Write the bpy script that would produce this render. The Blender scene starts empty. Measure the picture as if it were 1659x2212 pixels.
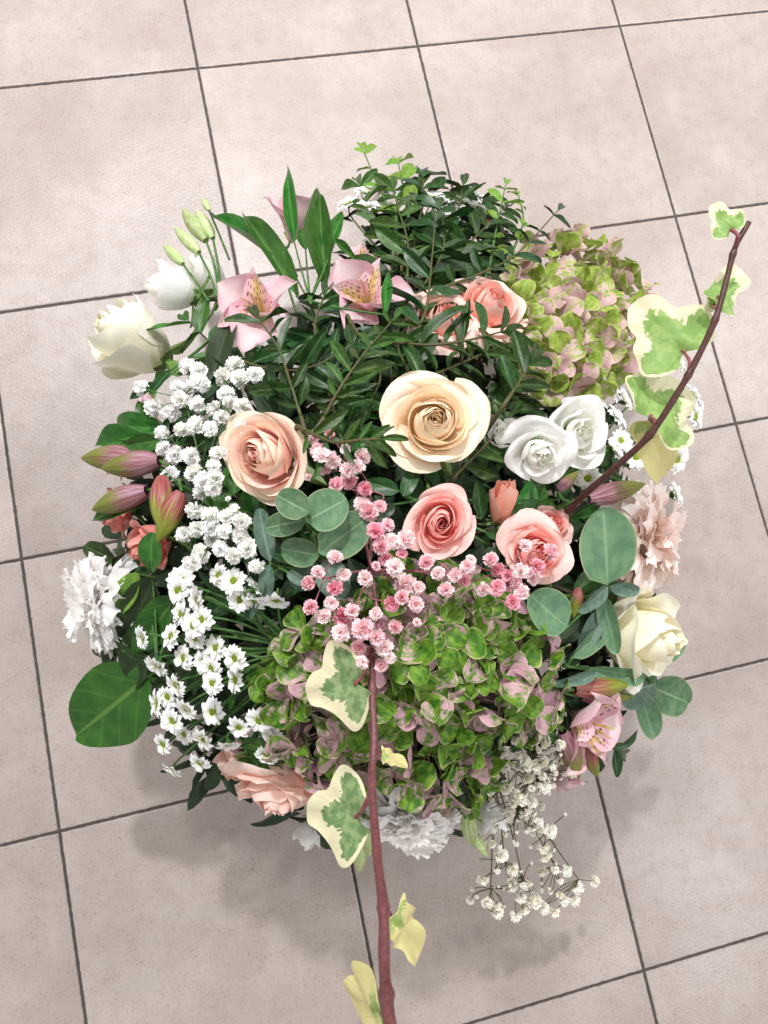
import bpy, math, random
from mathutils import Vector, Matrix, Quaternion, noise
PI = math.pi
rnd = random.Random(7)
scene = bpy.context.scene
COL = scene.collection

# ------------------------------------------------------------------ camera, world, lamps, exposure
TILE = 0.33                      # floor tiles of 33 cm
CAMH = 0.906                     # the phone is held 0.9 m above the floor
FPX = 1492.9                     # focal length in units of a 1659 wide picture
CW, CH = 1659.0, 2212.0
ROT = (Matrix.Rotation(-0.5808, 3, 'Z') @ Matrix.Rotation(0.1947, 3, 'X') @ Matrix.Rotation(0.5808, 3, 'Z'))
cam = bpy.data.cameras.new('camera')
camo = bpy.data.objects.new('camera', cam); COL.objects.link(camo)
camo.matrix_world = Matrix.Translation((0, 0, CAMH)) @ ROT.to_4x4()
cam.sensor_fit = 'HORIZONTAL'; cam.sensor_width = 36.0; cam.lens = 36.0 * FPX / CW
cam.clip_start = 0.01; cam.clip_end = 100
scene.camera = camo
world = bpy.data.worlds.new("World"); scene.world = world; world.use_nodes = True
wb = world.node_tree.nodes['Background']
wb.inputs[0].default_value = (1.0, 0.97, 0.945, 1); wb.inputs[1].default_value = 0.56
scene.view_settings.view_transform = 'Standard'; scene.view_settings.look = 'None'
scene.view_settings.exposure = 0.17; scene.view_settings.gamma = 1.0
scene.cycles.use_denoising = True
scene.cycles.max_bounces = 14; scene.cycles.transparent_max_bounces = 8
scene.cycles.diffuse_bounces = 10

def lamp(name, loc, size, power, colour=(1.0, 0.985, 1.0)):
    """a square ceiling lamp panel shining down"""
    l = bpy.data.lights.new(name, 'AREA'); l.shape = 'RECTANGLE'; l.size = size[0]; l.size_y = size[1]
    l.energy = power; l.color = colour
    o = bpy.data.objects.new(name, l); COL.objects.link(o); o.location = loc
    return o
lamp('ceiling_lamp', (-0.30, 1.65, 2.60), (0.13, 0.15), 60)
lamp('ceiling_lamp', (-1.10, 1.50, 2.60), (0.20, 0.26), 26)
lamp('ceiling_lamp', (2.10, 1.55, 2.60), (0.25, 0.25), 40)
lamp('ceiling_lamp', (1.9, -1.1, 2.60), (0.30, 0.30), 20)
lamp('ceiling_lamp', (0.4, 3.6, 2.60), (0.4, 0.4), 22)

# ------------------------------------------------------------------ helpers
RGT, UPV, BCK = ROT @ Vector((1, 0, 0)), ROT @ Vector((0, 1, 0)), ROT @ Vector((0, 0, 1))
def P(x, y, z):
    """the point at height z that shows at (x, y) of the photograph (1659 x 2212 units)"""
    d = ROT @ Vector((x - CW / 2, CH / 2 - y, -FPX))
    return Vector((0, 0, CAMH)) + d * ((z - CAMH) / d.z)
def depth(p): return -(p - Vector((0, 0, CAMH))).dot(BCK)
def dome(x, y):
    r = math.hypot((x - 825) / 690.0, (y - 1235) / 700.0)
    return 0.225 + 0.195 * (1 - min(1.3, r) ** 2.3)
def V(dx, dy, dz): return (RGT * dx + UPV * dy + BCK * dz).normalized()
VASE = Vector((0.078, 0.036, 0.0))
ROOT = VASE + Vector((0, 0, 0.16))
def outward(p): return (p - ROOT).normalized()

def clear_col(): pass
def link(o, parent=None):
    COL.objects.link(o)
    if parent is not None: o.parent = parent
    return o
def tag(o, label=None, cat=None, group=None, kind=None):
    if label: o['label'] = label
    if cat: o['category'] = cat
    if group: o['group'] = group
    if kind: o['kind'] = kind
    return o
def empty(name, loc, label, cat, group=None):
    o = bpy.data.objects.new(name, None); o.location = loc; o.empty_display_size = 0.01
    link(o); return tag(o, label, cat, group)
def part(name, mesh, parent, mat=None, M=None, t=None):
    """one mesh object under its thing; M places it in world space"""
    o = bpy.data.objects.new(name, mesh); link(o, parent)
    if mat is not None:
        if len(mesh.materials) == 0: mesh.materials.append(mat)
        elif mesh.materials[0] != mat:
            o.material_slots[0].link = 'OBJECT'; o.material_slots[0].material = mat
    if M is not None: o.matrix_basis = M
    if t is not None: o.color = (t, rnd.random(), rnd.random(), 1)
    return o
def mk(name, verts, faces, uvs=None, rings=None):
    """mesh with one uv per vertex"""
    m = bpy.data.meshes.new(name); m.from_pydata([tuple(v) for v in verts], [], faces)
    if uvs:
        l = m.uv_layers.new(name='UVMap')
        for lp in m.loops: l.data[lp.index].uv = uvs[lp.vertex_index]
    if rings:
        l = m.uv_layers.new(name='Ring')
        for lp in m.loops: l.data[lp.index].uv = rings[lp.vertex_index]
    m.shade_smooth(); return m
def grid(name, nu, nv, f):
    vs, uv, fs = [], [], []
    for j in range(nv + 1):
        for i in range(nu + 1):
            u = -1 + 2 * i / nu; v = j / nv
            vs.append(f(u, v)); uv.append(((u + 1) / 2, v))
    for j in range(nv):
        for i in range(nu):
            a = j * (nu + 1) + i; fs.append((a, a + 1, a + nu + 2, a + nu + 1))
    return mk(name, vs, fs, uv)
def join(name, meshes):
    """meshes: list of (mesh, Matrix) baked into one"""
    vs, fs, uv = [], [], []
    for m, M in meshes:
        b = len(vs); vs += [M @ v.co for v in m.vertices]
        uvl = m.uv_layers[0].data if m.uv_layers else None
        tmp = [(0, 0)] * len(m.vertices)
        if uvl:
            for lp in m.loops: tmp[lp.vertex_index] = tuple(uvl[lp.index].uv)
        uv += tmp
        fs += [tuple(b + k for k in p.vertices) for p in m.polygons]
    return mk(name, vs, fs, uv)
def frame(y, z, loc=Vector((0, 0, 0)), s=(1, 1, 1)):
    """matrix whose +Y runs along y and whose +Z leans to z"""
    y = y.normalized(); x = y.cross(z)
    if x.length < 1e-5: x = y.cross(Vector((1, 0.3, 0)))
    x.normalize(); zz = x.cross(y)
    return Matrix.Translation(loc) @ Matrix((x * s[0], y * s[1], zz * s[2])).transposed().to_4x4()
def axis(z, loc, spin=0.0, s=1.0):
    """matrix whose +Z runs along z"""
    q = z.to_track_quat('Z', 'Y')
    return Matrix.Translation(loc) @ q.to_matrix().to_4x4() @ Matrix.Rotation(spin, 4, 'Z') @ Matrix.Scale(s, 4)
def curve_pts(pts, n=6):
    """Catmull-Rom through the points"""
    if len(pts) < 3:
        return [pts[0].lerp(pts[-1], k / n) for k in range(n + 1)]
    q = [pts[0] * 2 - pts[1]] + list(pts) + [pts[-1] * 2 - pts[-2]]; out = []
    for i in range(1, len(q) - 2):
        for k in range(n):
            t = k / n
            out.append(0.5 * ((2 * q[i]) + (q[i + 1] - q[i - 1]) * t + (2 * q[i - 1] - 5 * q[i] + 4 * q[i + 1] - q[i + 2]) * t * t
                              + (3 * q[i] - q[i - 1] - 3 * q[i + 1] + q[i + 2]) * t ** 3))
    out.append(q[-2]); return out
def tubes(name, runs, sides=6):
    """runs: list of (points, radius at start, radius at end) -> one mesh"""
    vs, fs, uv = [], [], []
    for pts, r0, r1 in runs:
        b = len(vs); n = len(pts); L = 0
        ref = Vector((0.31, 0.52, 0.8)).normalized()
        for i, p in enumerate(pts):
            d = (pts[min(i + 1, n - 1)] - pts[max(i - 1, 0)])
            if d.length < 1e-9: d = Vector((0, 0, 1))
            d.normalize(); a = d.cross(ref).normalized(); c = d.cross(a)
            r = r0 + (r1 - r0) * i / (n - 1) if not callable(r0) else r0(i / (n - 1))
            if i: L += (p - pts[i - 1]).length
            for k in range(sides):
                t = 2 * PI * k / sides
                vs.append(p + (a * math.cos(t) + c * math.sin(t)) * r); uv.append((k / sides, L * 20))
        for i in range(n - 1):
            for k in range(sides):
                k2 = (k + 1) % sides
                fs.append((b + i * sides + k, b + i * sides + k2, b + (i + 1) * sides + k2, b + (i + 1) * sides + k))
        fs.append(tuple(b + k for k in reversed(range(sides)))); fs.append(tuple(b + (n - 1) * sides + k for k in range(sides)))
    return mk(name, vs, fs, uv)
def sm(a, b, x):
    x = max(0, min(1, (x - a) / (b - a))); return x * x * (3 - 2 * x)

# ------------------------------------------------------------------ materials
def srgb(r, g, b):
    f = lambda c: (c / 255 / 12.92) if c / 255 <= 0.04045 else ((c / 255 + 0.055) / 1.055) ** 2.4
    return (f(r), f(g), f(b), 1)
class NT:
    def __init__(s, name):
        s.m = bpy.data.materials.new(name); s.m.use_nodes = True; s.t = s.m.node_tree; s.t.nodes.clear()
        s.out = s.t.nodes.new('ShaderNodeOutputMaterial')
    def n(s, typ, props=None, **ins):
        x = s.t.nodes.new('ShaderNode' + typ)
        for k, v in (props or {}).items(): setattr(x, k, v)
        for k, v in ins.items():
            k = k.replace('_', ' ')
            sock = x.inputs[int(k)] if k.isdigit() else x.inputs[k]
            if isinstance(v, bpy.types.NodeSocket): s.t.links.new(v, sock)
            else: sock.default_value = v
        return x
    def math(s, op, a, b=0.0, c=0.0, clamp=False):
        x = s.t.nodes.new('ShaderNodeMath'); x.operation = op; x.use_clamp = clamp
        for i, v in enumerate((a, b, c)):
            if isinstance(v, bpy.types.NodeSocket): s.t.links.new(v, x.inputs[i])
            else: x.inputs[i].default_value = v
        return x.outputs[0]
    def mix(s, f, a, b, blend='MIX'):
        x = s.t.nodes.new('ShaderNodeMix'); x.data_type = 'RGBA'; x.blend_type = blend
        for i, v in ((0, f), (6, a), (7, b)):
            if isinstance(v, bpy.types.NodeSocket): s.t.links.new(v, x.inputs[i])
            else: x.inputs[i].default_value = v
        return x.outputs[2]
    def ss(s, v, a, b):
        x = s.t.nodes.new('ShaderNodeMapRange'); x.interpolation_type = 'SMOOTHSTEP'
        s.t.links.new(v, x.inputs[0]); x.inputs[1].default_value = a; x.inputs[2].default_value = b
        return x.outputs[0]
    def uv(s, name='UVMap'):
        u = s.n('UVMap', {'uv_map': name}); sp = s.n('SeparateXYZ'); s.t.links.new(u.outputs[0], sp.inputs[0])
        return u.outputs[0], sp.outputs[0], sp.outputs[1]
    def vec(s, x, y, z=0.0):
        c = s.t.nodes.new('ShaderNodeCombineXYZ')
        for i, v in enumerate((x, y, z)):
            if isinstance(v, bpy.types.NodeSocket): s.t.links.new(v, c.inputs[i])
            else: c.inputs[i].default_value = v
        return c.outputs[0]
    def noise(s, vec, scale, detail=3, rough=0.5):
        x = s.n('TexNoise', None, Scale=scale, Detail=detail, Roughness=rough); s.t.links.new(vec, x.inputs['Vector'])
        return x.outputs[0]
    def finish(s, col, rough=0.5, trans=0.0, bump=None, bstr=0.2, bdist=0.001, spec=0.5, sheen=0.0, tcol=None, coat=0.0):
        p = s.n('BsdfPrincipled')
        if isinstance(col, bpy.types.NodeSocket): s.t.links.new(col, p.inputs['Base Color'])
        else: p.inputs['Base Color'].default_value = col
        if isinstance(rough, bpy.types.NodeSocket): s.t.links.new(rough, p.inputs['Roughness'])
        else: p.inputs['Roughness'].default_value = rough
        p.inputs['Specular IOR Level'].default_value = spec; p.inputs['Coat Weight'].default_value = coat
        p.inputs['Coat Roughness'].default_value = 0.25
        nb = None
        if bump is not None:
            nb = s.n('Bump', None, Strength=bstr, Distance=bdist); s.t.links.new(bump, nb.inputs['Height'])
            s.t.links.new(nb.outputs[0], p.inputs['Normal'])
        sh = p.outputs[0]
        if trans > 0:
            tr = s.n('BsdfTranslucent'); tc = tcol if tcol is not None else col
            if isinstance(tc, bpy.types.NodeSocket): s.t.links.new(tc, tr.inputs[0])
            else: tr.inputs[0].default_value = tc
            mx = s.n('MixShader'); mx.inputs[0].default_value = trans
            s.t.links.new(sh, mx.inputs[1]); s.t.links.new(tr.outputs[0], mx.inputs[2]); sh = mx.outputs[0]
        s.t.links.new(sh, s.out.inputs[0]); return s.m
def rand_off(nt):
    oi = nt.n('ObjectInfo'); return oi, nt.math('MULTIPLY', oi.outputs['Random'], 37.0)

def petal_mat(name, deep, mid, edge, trans=0.22, edge0=0.62, rough=0.55, base=None, blotch=0.10):
    """petals: 'deep' at the heart, 'mid' further out, 'edge' along the lip; object colour red = how far out"""
    nt = NT(name); uvv, u, v = nt.uv(); oi, ro = rand_off(nt)
    sc = nt.n('SeparateColor'); nt.t.links.new(oi.outputs['Color'], sc.inputs[0]); t = sc.outputs[0]
    c = nt.mix(t, deep, mid)
    vv = nt.vec(nt.math('MULTIPLY', u, 26.0), nt.math('MULTIPLY', v, 2.2), ro)
    vein = nt.noise(vv, 1.6, 3)
    blot = nt.noise(nt.vec(nt.math('MULTIPLY', u, 2.0), nt.math('MULTIPLY', v, 2.0), ro), 1.3, 3)
    e = nt.ss(nt.math('ADD', v, nt.math('MULTIPLY', nt.math('SUBTRACT', blot, 0.5), 0.5)), edge0, 1.05)
    e = nt.math('MULTIPLY', e, nt.math('MULTIPLY_ADD', t, 0.7, 0.3))
    c = nt.mix(e, c, edge)
    if base is not None: c = nt.mix(nt.math('SUBTRACT', 1.0, nt.ss(v, 0.0, 0.38)), c, base)
    hs = nt.n('HueSaturation', None, Hue=0.5, Saturation=nt.math('MULTIPLY_ADD', vein, 0.35, 0.83),
              Value=nt.math('MULTIPLY_ADD', blot, blotch * 2, 1 - blotch), Color=c)
    return nt.finish(hs.outputs[0], rough, trans, bump=vein, bstr=0.5, bdist=0.0007, spec=0.18)

def leaf_mat(name, col, col2, vein, rough=0.42, trans=0.16, tcol=None, coat=0.0, nerve=14.0, spec=0.4, edgecol=None, sidev=0.25):
    nt = NT(name); uvv, u, v = nt.uv(); oi, ro = rand_off(nt)
    au = nt.math('ABSOLUTE', nt.math('MULTIPLY_ADD', u, 2.0, -1.0))
    n1 = nt.noise(nt.vec(nt.math('MULTIPLY', u, 3.0), nt.math('MULTIPLY', v, 5.0), ro), 1.5, 4)
    c = nt.mix(nt.ss(n1, 0.35, 0.68), col, col2)
    rnd_ = nt.math('MULTIPLY_ADD', oi.outputs['Random'], 0.5, 0.75)
    hs = nt.n('HueSaturation', None, Hue=nt.math('MULTIPLY_ADD', oi.outputs['Random'], 0.03, 0.485), Saturation=1.0, Value=rnd_, Color=c)
    spots = nt.noise(nt.vec(nt.math('MULTIPLY', u, 9.0), nt.math('MULTIPLY', v, 14.0), nt.math('ADD', ro, 3.0)), 2.0, 2)
    c = nt.mix(nt.math('MULTIPLY', nt.ss(spots, 0.66, 0.74), 0.35), hs.outputs[0], srgb(70, 66, 34))
    mid = nt.math('SUBTRACT', 1.0, nt.ss(au, 0.02, 0.09))
    side = nt.math('SINE', nt.math('MULTIPLY', nt.math('SUBTRACT', v, nt.math('MULTIPLY', au, 0.22)), nerve * 2 * PI))
    side = nt.ss(side, 0.82, 1.0)
    vn = nt.math('MAXIMUM', mid, nt.math('MULTIPLY', side, sidev))
    c = nt.mix(nt.math('MULTIPLY', vn, 0.6), c, vein)
    if edgecol is not None: c = nt.mix(nt.ss(au, 0.9, 1.0), c, edgecol)
    h = nt.math('ADD', nt.math('MULTIPLY', n1, 0.6), nt.math('MULTIPLY', vn, -0.8))
    return nt.finish(c, rough, trans, bump=h, bstr=0.35, bdist=0.0008, spec=spec, tcol=tcol, coat=coat)

def plain_mat(name, a, b, scale=60, rough=0.5, trans=0.0, spec=0.4, bstr=0.3):
    nt = NT(name); tc = nt.n('TexCoord'); n1 = nt.noise(tc.outputs['Object'], scale, 4)
    return nt.finish(nt.mix(nt.ss(n1, 0.35, 0.65), a, b), rough, trans, bump=n1, bstr=bstr, bdist=0.0006, spec=spec)

M = {}
M['cream_rose'] = petal_mat('cream_rose_petal', srgb(254, 240, 214), srgb(254, 240, 222), srgb(252, 240, 214))
M['peach_rose'] = petal_mat('peach_rose_petal', srgb(252, 204, 198), srgb(253, 228, 220), srgb(250, 242, 214), edge0=0.66)
M['pink_rose'] = petal_mat('pink_rose_petal', srgb(250, 158, 148), srgb(251, 208, 200), srgb(250, 214, 206))
M['coral_rose'] = petal_mat('coral_rose_petal', srgb(251, 184, 166), srgb(252, 216, 204), srgb(252, 226, 216))
M['bud_rose'] = petal_mat('peach_bud_petal', srgb(244, 170, 148), srgb(244, 184, 162), srgb(248, 200, 182))
M['blush_rose'] = petal_mat('blush_rose_petal', srgb(248, 200, 182), srgb(250, 216, 203), srgb(251, 228, 218))
M['dusty_rose'] = petal_mat('rosy_petal', srgb(224, 130, 120), srgb(232, 150, 142), srgb(238, 176, 164))
M['white_rose'] = petal_mat('ivory_rose_petal', srgb(244, 238, 200), srgb(246, 243, 228), srgb(248, 247, 238), base=srgb(226, 228, 190))
M['yellow_rose'] = petal_mat('soft_cream_rose_petal', srgb(249, 242, 206), srgb(251, 248, 228), srgb(252, 251, 240), base=srgb(236, 238, 206))
M['lisianthus'] = petal_mat('white_lisianthus_petal', srgb(250, 250, 240), srgb(253, 253, 252), srgb(254, 254, 253), base=srgb(226, 234, 204), blotch=0.03, trans=0.3)
M['carnation_white'] = petal_mat('white_carnation_petal', srgb(254, 252, 250), srgb(254, 253, 252), srgb(255, 254, 254), blotch=0.03, trans=0.32)
M['carnation_blush'] = petal_mat('blush_carnation_petal', srgb(255, 240, 233), srgb(255, 245, 240), srgb(255, 251, 248), blotch=0.04, trans=0.32)
M['bud_green'] = leaf_mat('lisianthus_bud_green', srgb(176, 200, 130), srgb(208, 220, 168), srgb(214, 226, 180), trans=0.2, nerve=1)
M['leaf_dark'] = leaf_mat('dark_glossy_leaf', srgb(26, 60, 26), srgb(40, 80, 32), srgb(86, 130, 66), rough=0.36, trans=0.10, coat=0.08)
M['leaf_mid'] = leaf_mat('mid_green_leaf', srgb(46, 98, 34), srgb(64, 118, 44), srgb(104, 150, 72), rough=0.4, nerve=3)
M['leaf_lentisk'] = leaf_mat('lentisk_leaflet', srgb(30, 58, 22), srgb(54, 88, 34), srgb(96, 132, 66), rough=0.38, nerve=9)
M['leaf_light'] = leaf_mat('light_green_leaf', srgb(104, 146, 54), srgb(134, 168, 66), srgb(160, 186, 96), rough=0.42, trans=0.25)
M['leaf_salal'] = leaf_mat('broad_green_leaf', srgb(42, 90, 28), srgb(56, 106, 34), srgb(112, 150, 66), rough=0.4, nerve=5)
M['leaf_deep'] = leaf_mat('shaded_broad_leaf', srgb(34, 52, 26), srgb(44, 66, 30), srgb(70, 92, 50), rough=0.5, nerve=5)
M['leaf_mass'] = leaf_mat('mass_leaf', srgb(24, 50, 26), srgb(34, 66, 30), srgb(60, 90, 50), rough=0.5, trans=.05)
M['leaf_olive'] = leaf_mat('olive_leaflet', srgb(48, 78, 30), srgb(72, 104, 42), srgb(120, 150, 80), rough=0.38, nerve=9)
M['eucalyptus'] = leaf_mat('eucalyptus_leaf', srgb(90, 128, 96), srgb(112, 146, 108), srgb(150, 180, 142), rough=0.55, nerve=7, edgecol=srgb(160, 172, 128), spec=0.3, sidev=0.08)
M['eucalyptus_grey'] = leaf_mat('grey_eucalyptus_leaf', srgb(84, 112, 96), srgb(108, 134, 116), srgb(140, 166, 148), rough=0.5, nerve=7, spec=0.35)
M['rust_leaf'] = leaf_mat('rusty_leaf', srgb(128, 58, 48), srgb(150, 84, 56), srgb(170, 120, 80))
M['sepal'] = leaf_mat('rose_sepal', srgb(96, 132, 62), srgb(124, 154, 84), srgb(140, 168, 100), nerve=1)
M['stem'] = plain_mat('green_stem', srgb(58, 100, 44), srgb(84, 124, 60), 80)
M['stem_olive'] = plain_mat('olive_stem', srgb(70, 82, 38), srgb(88, 76, 46), 80)
M['stem_dark'] = plain_mat('dark_stem', srgb(58, 48, 34), srgb(70, 76, 42), 80)
M['stem_pink'] = plain_mat('pink_twig', srgb(150, 84, 98), srgb(174, 112, 122), 80)
M['ivy_bark'] = plain_mat('ivy_bark', srgb(98, 54, 58), srgb(114, 68, 68), 420, rough=0.42, bstr=0.2)
M['ivy_bark_dark'] = plain_mat('dark_ivy_bark', srgb(70, 42, 38), srgb(88, 54, 48), 420, rough=0.42, bstr=0.25)
M['petiole'] = plain_mat('ivy_petiole', srgb(132, 62, 76), srgb(152, 88, 92), 150)
M['ceramic'] = plain_mat('ceramic', srgb(196, 190, 180), srgb(206, 200, 190), 20, rough=0.35)
M['stamen'] = plain_mat('stamen', srgb(206, 190, 120), srgb(170, 150, 90), 200)

def gyp_mat(name, a, b, trans=0.08):
    nt = NT(name); tc = nt.n('TexCoord'); oi, ro = rand_off(nt); uvv, u, v = nt.uv()
    n1 = nt.noise(nt.vec(nt.math('ADD', u, ro), v), 2.5, 2)
    f = nt.math('MULTIPLY', nt.ss(nt.math('ADD', nt.math('MULTIPLY', oi.outputs['Random'], 1.0), nt.math('MULTIPLY', n1, 0.8)), 0.5, 1.75), 1.0)
    c = nt.mix(f, a, b)
    c = nt.mix(nt.math('SUBTRACT', 1.0, nt.ss(v, 0.0, 0.4)), c, srgb(226, 228, 196) if a[1] > 0.8 else srgb(240, 186, 196))
    return nt.finish(c, 0.6, trans, spec=0.2)
M['gyp_white'] = gyp_mat('white_gypsophila', srgb(253, 253, 252), srgb(248, 248, 243))
M['gyp_ivory'] = gyp_mat('ivory_gypsophila', srgb(252, 251, 245), srgb(244, 240, 226))
M['gyp_pink'] = gyp_mat('pink_gypsophila', srgb(254, 240, 240), srgb(242, 166, 186))
M['daisy'] = gyp_mat('white_daisy_petal', srgb(252, 252, 252), srgb(244, 245, 245))
M['daisy_eye'] = plain_mat('daisy_eye', srgb(104, 142, 30), srgb(154, 176, 48), 900, rough=0.7, bstr=1.0)

def hyd_mat(name, g1, g2, p1, p2, bias):
    nt = NT(name); uvv, u, v = nt.uv(); oi, ro = rand_off(nt)
    au = nt.math('ABSOLUTE', nt.math('MULTIPLY_ADD', u, 2.0, -1.0))
    n1 = nt.noise(nt.vec(nt.math('MULTIPLY', u, 3.0), nt.math('MULTIPLY', v, 3.0), ro), 1.5, 4, 0.6)
    green = nt.mix(nt.ss(nt.noise(nt.vec(nt.math('MULTIPLY', u, 4.0), nt.math('MULTIPLY', v, 2.5), ro), 1.2, 3), 0.30, 0.70), g1, g2)
    pink = nt.mix(oi.outputs['Random'], p1, p2)
    f = nt.math('ADD', nt.math('MULTIPLY', n1, 1.5), nt.math('MULTIPLY', oi.outputs['Random'], 0.7))
    f = nt.math('ADD', f, nt.math('MULTIPLY', v, 0.35))
    f = nt.ss(nt.math('SUBTRACT', f, nt.math('MULTIPLY', au, 0.25)), bias, bias + 0.35)
    c = nt.mix(f, pink, green)
    rim = nt.math('MULTIPLY', nt.math('MAXIMUM', nt.ss(au, 0.86, 1.0), nt.ss(v, 0.93, 1.0)), 0.55)
    c = nt.mix(rim, c, srgb(222, 214, 160))
    vn = nt.math('ABSOLUTE', nt.math('SINE', nt.math('MULTIPLY', nt.math('MULTIPLY_ADD', u, 2.0, -1.0), nt.math('MULTIPLY_ADD', v, 7.0, 2.0))))
    vn = nt.math('SUBTRACT', 1.0, nt.ss(vn, 0.0, 0.22))
    return nt.finish(nt.mix(nt.math('MULTIPLY', vn, 0.14), c, srgb(214, 206, 170)), 0.5, 0.22, bump=nt.math('SUBTRACT', n1, nt.math('MULTIPLY', vn, 0.5)), bstr=0.6, bdist=0.001, spec=0.3)
M['hyd_a'] = hyd_mat('pale_hydrangea_sepal', srgb(122, 156, 46), srgb(178, 194, 96), srgb(214, 172, 180), srgb(228, 208, 198), 0.84)
M['hyd_b'] = hyd_mat('green_hydrangea_sepal', srgb(52, 108, 22), srgb(124, 164, 50), srgb(206, 158, 178), srgb(226, 204, 190), 0.80)
M['hyd_eye'] = plain_mat('hydrangea_eye', srgb(160, 110, 130), srgb(190, 150, 150), 300)

def alstro_mat(name, streak):
    nt = NT(name); uvv, u, v = nt.uv(); oi, ro = rand_off(nt)
    au = nt.math('ABSOLUTE', nt.math('MULTIPLY_ADD', u, 2.0, -1.0))
    n1 = nt.noise(nt.vec(nt.math('MULTIPLY', u, 14.0), nt.math('MULTIPLY', v, 2.0), ro), 1.3, 3)
    c = nt.mix(nt.math('ADD', nt.math('MULTIPLY', n1, 0.5), nt.math('MULTIPLY', nt.ss(au, 0.1, 0.9), 0.5)), srgb(250, 234, 232), srgb(240, 186, 204))
    if streak:
        pale = nt.math('MULTIPLY', nt.math('SUBTRACT', 1.0, nt.ss(au, 0.1, 0.6)), nt.math('SUBTRACT', 1.0, nt.ss(v, 0.52, 0.80)))
        c = nt.mix(pale, c, srgb(240, 216, 150))
        cell_u = nt.math('MULTIPLY', u, 9.0); fu = nt.math('ABSOLUTE', nt.math('SUBTRACT', nt.math('FRACT', cell_u), 0.5))
        idx = nt.math('FLOOR', cell_u)
        ph = nt.math('FRACT', nt.math('MULTIPLY', nt.math('SINE', nt.math('MULTIPLY', nt.math('ADD', idx, ro), 12.99)), 43.7))
        fv = nt.math('FRACT', nt.math('ADD', nt.math('MULTIPLY', v, 7.0), ph))
        dash = nt.math('MULTIPLY', nt.math('LESS_THAN', fv, 0.42), nt.math('LESS_THAN', fu, 0.14))
        zone = nt.math('MULTIPLY', nt.math('LESS_THAN', au, 0.72), nt.math('MULTIPLY', nt.math('GREATER_THAN', v, 0.2), nt.math('LESS_THAN', v, 0.8)))
        c = nt.mix(nt.math('MULTIPLY', dash, zone), c, srgb(112, 32, 44))
    else:
        c = nt.mix(nt.math('MULTIPLY', nt.ss(v, 0.86, 1.0), nt.math('SUBTRACT', 1.0, nt.ss(au, 0.2, 0.9))), c, srgb(120, 150, 60))
        c = nt.mix(nt.math('SUBTRACT', 1.0, nt.ss(v, 0.0, 0.3)), c, srgb(196, 200, 150))
    return nt.finish(c, 0.5, 0.3, bump=n1, bstr=0.3, bdist=0.0006, spec=0.3)
M['alstro'] = alstro_mat('alstroemeria_tepal', False)
M['alstro_streak'] = alstro_mat('streaked_alstroemeria_tepal', True)
def altbud_mat(name, pinkc, greenc, violet):
    nt = NT(name); uvv, u, v = nt.uv(); oi, ro = rand_off(nt)
    n1 = nt.noise(nt.vec(nt.math('MULTIPLY', u, 18.0), nt.math('MULTIPLY', v, 1.6), ro), 1.4, 3)
    f = nt.ss(nt.math('ADD', v, nt.math('MULTIPLY', nt.math('SUBTRACT', n1, 0.5), 1.3)), 0.28, 0.66)
    c = nt.mix(nt.ss(n1, 0.35, 0.7), pinkc, violet); c = nt.mix(f, c, greenc)
    hs = nt.n('HueSaturation', None, Value=nt.math('MULTIPLY_ADD', n1, 0.9, 0.5), Color=c)
    return nt.finish(hs.outputs[0], 0.42, 0.12, bump=n1, bstr=0.5, bdist=0.001)
M['alt_bud'] = altbud_mat('alstroemeria_bud', srgb(150, 92, 84), srgb(122, 132, 46), srgb(186, 146, 172))
M['alt_bud_red'] = altbud_mat('reddish_alstroemeria_bud', srgb(160, 66, 76), srgb(136, 148, 48), srgb(172, 118, 100))

def ivy_mat(name, green, green2, cream, cut):
    nt = NT(name); uvv, u, v = nt.uv(); rg, ra, rs = nt.uv('Ring'); oi, ro = rand_off(nt)
    n1 = nt.noise(nt.vec(nt.math('MULTIPLY', u, 5.0), nt.math('MULTIPLY', v, 5.0), ro), 2.0, 3, 0.6)
    rv = nt.math('ARCTAN2', nt.math('ADD', v, 0.03), nt.math('SUBTRACT', u, 0.5)); du = nt.math('SUBTRACT', u, 0.5)
    rr = nt.math('SQRT', nt.math('ADD', nt.math('MULTIPLY', du, du), nt.math('MULTIPLY', nt.math('ADD', v, 0.03), nt.math('ADD', v, 0.03))))
    lobe = nt.math('MULTIPLY_ADD', nt.math('COSINE', nt.math('MULTIPLY', nt.math('SUBTRACT', rv, PI / 2), 5.0)), 0.17, 0.66)
    teeth = nt.math('PINGPONG', nt.math('MULTIPLY_ADD', rv, 6.0, nt.math('MULTIPLY', rr, 2.5)), 0.5)
    e = nt.math('SUBTRACT', rr, nt.math('MULTIPLY', lobe, cut)); e = nt.math('ADD', e, nt.math('MULTIPLY_ADD', teeth, 0.13, -0.03))
    e = nt.math('ADD', e, nt.math('MULTIPLY_ADD', n1, 0.34, -0.17)); e = nt.math('ADD', e, nt.math('MULTIPLY', nt.math('MAXIMUM', 0.0, nt.math('SUBTRACT', rs, 0.86)), 2.2))
    f = nt.ss(e, -0.012, 0.02)
    f2 = nt.ss(nt.noise(nt.vec(nt.math('MULTIPLY', u, 3.0), nt.math('MULTIPLY', v, 3.0), nt.math('ADD', ro, 5.0)), 2.2, 2), 0.42, 0.58)
    g = nt.mix(f2, green, green2); c = nt.mix(f, g, cream)
    vein = nt.math('SUBTRACT', 1.0, nt.ss(nt.math('ABSOLUTE', nt.math('SINE', nt.math('MULTIPLY', rv, 5.0))), 0.0, 0.09))
    c = nt.mix(nt.math('MULTIPLY', vein, 0.3), c, srgb(206, 216, 160))
    return nt.finish(c, 0.5, 0.22, bump=nt.math('ADD', n1, vein), bstr=0.3, bdist=0.0008, spec=0.3)
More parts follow.
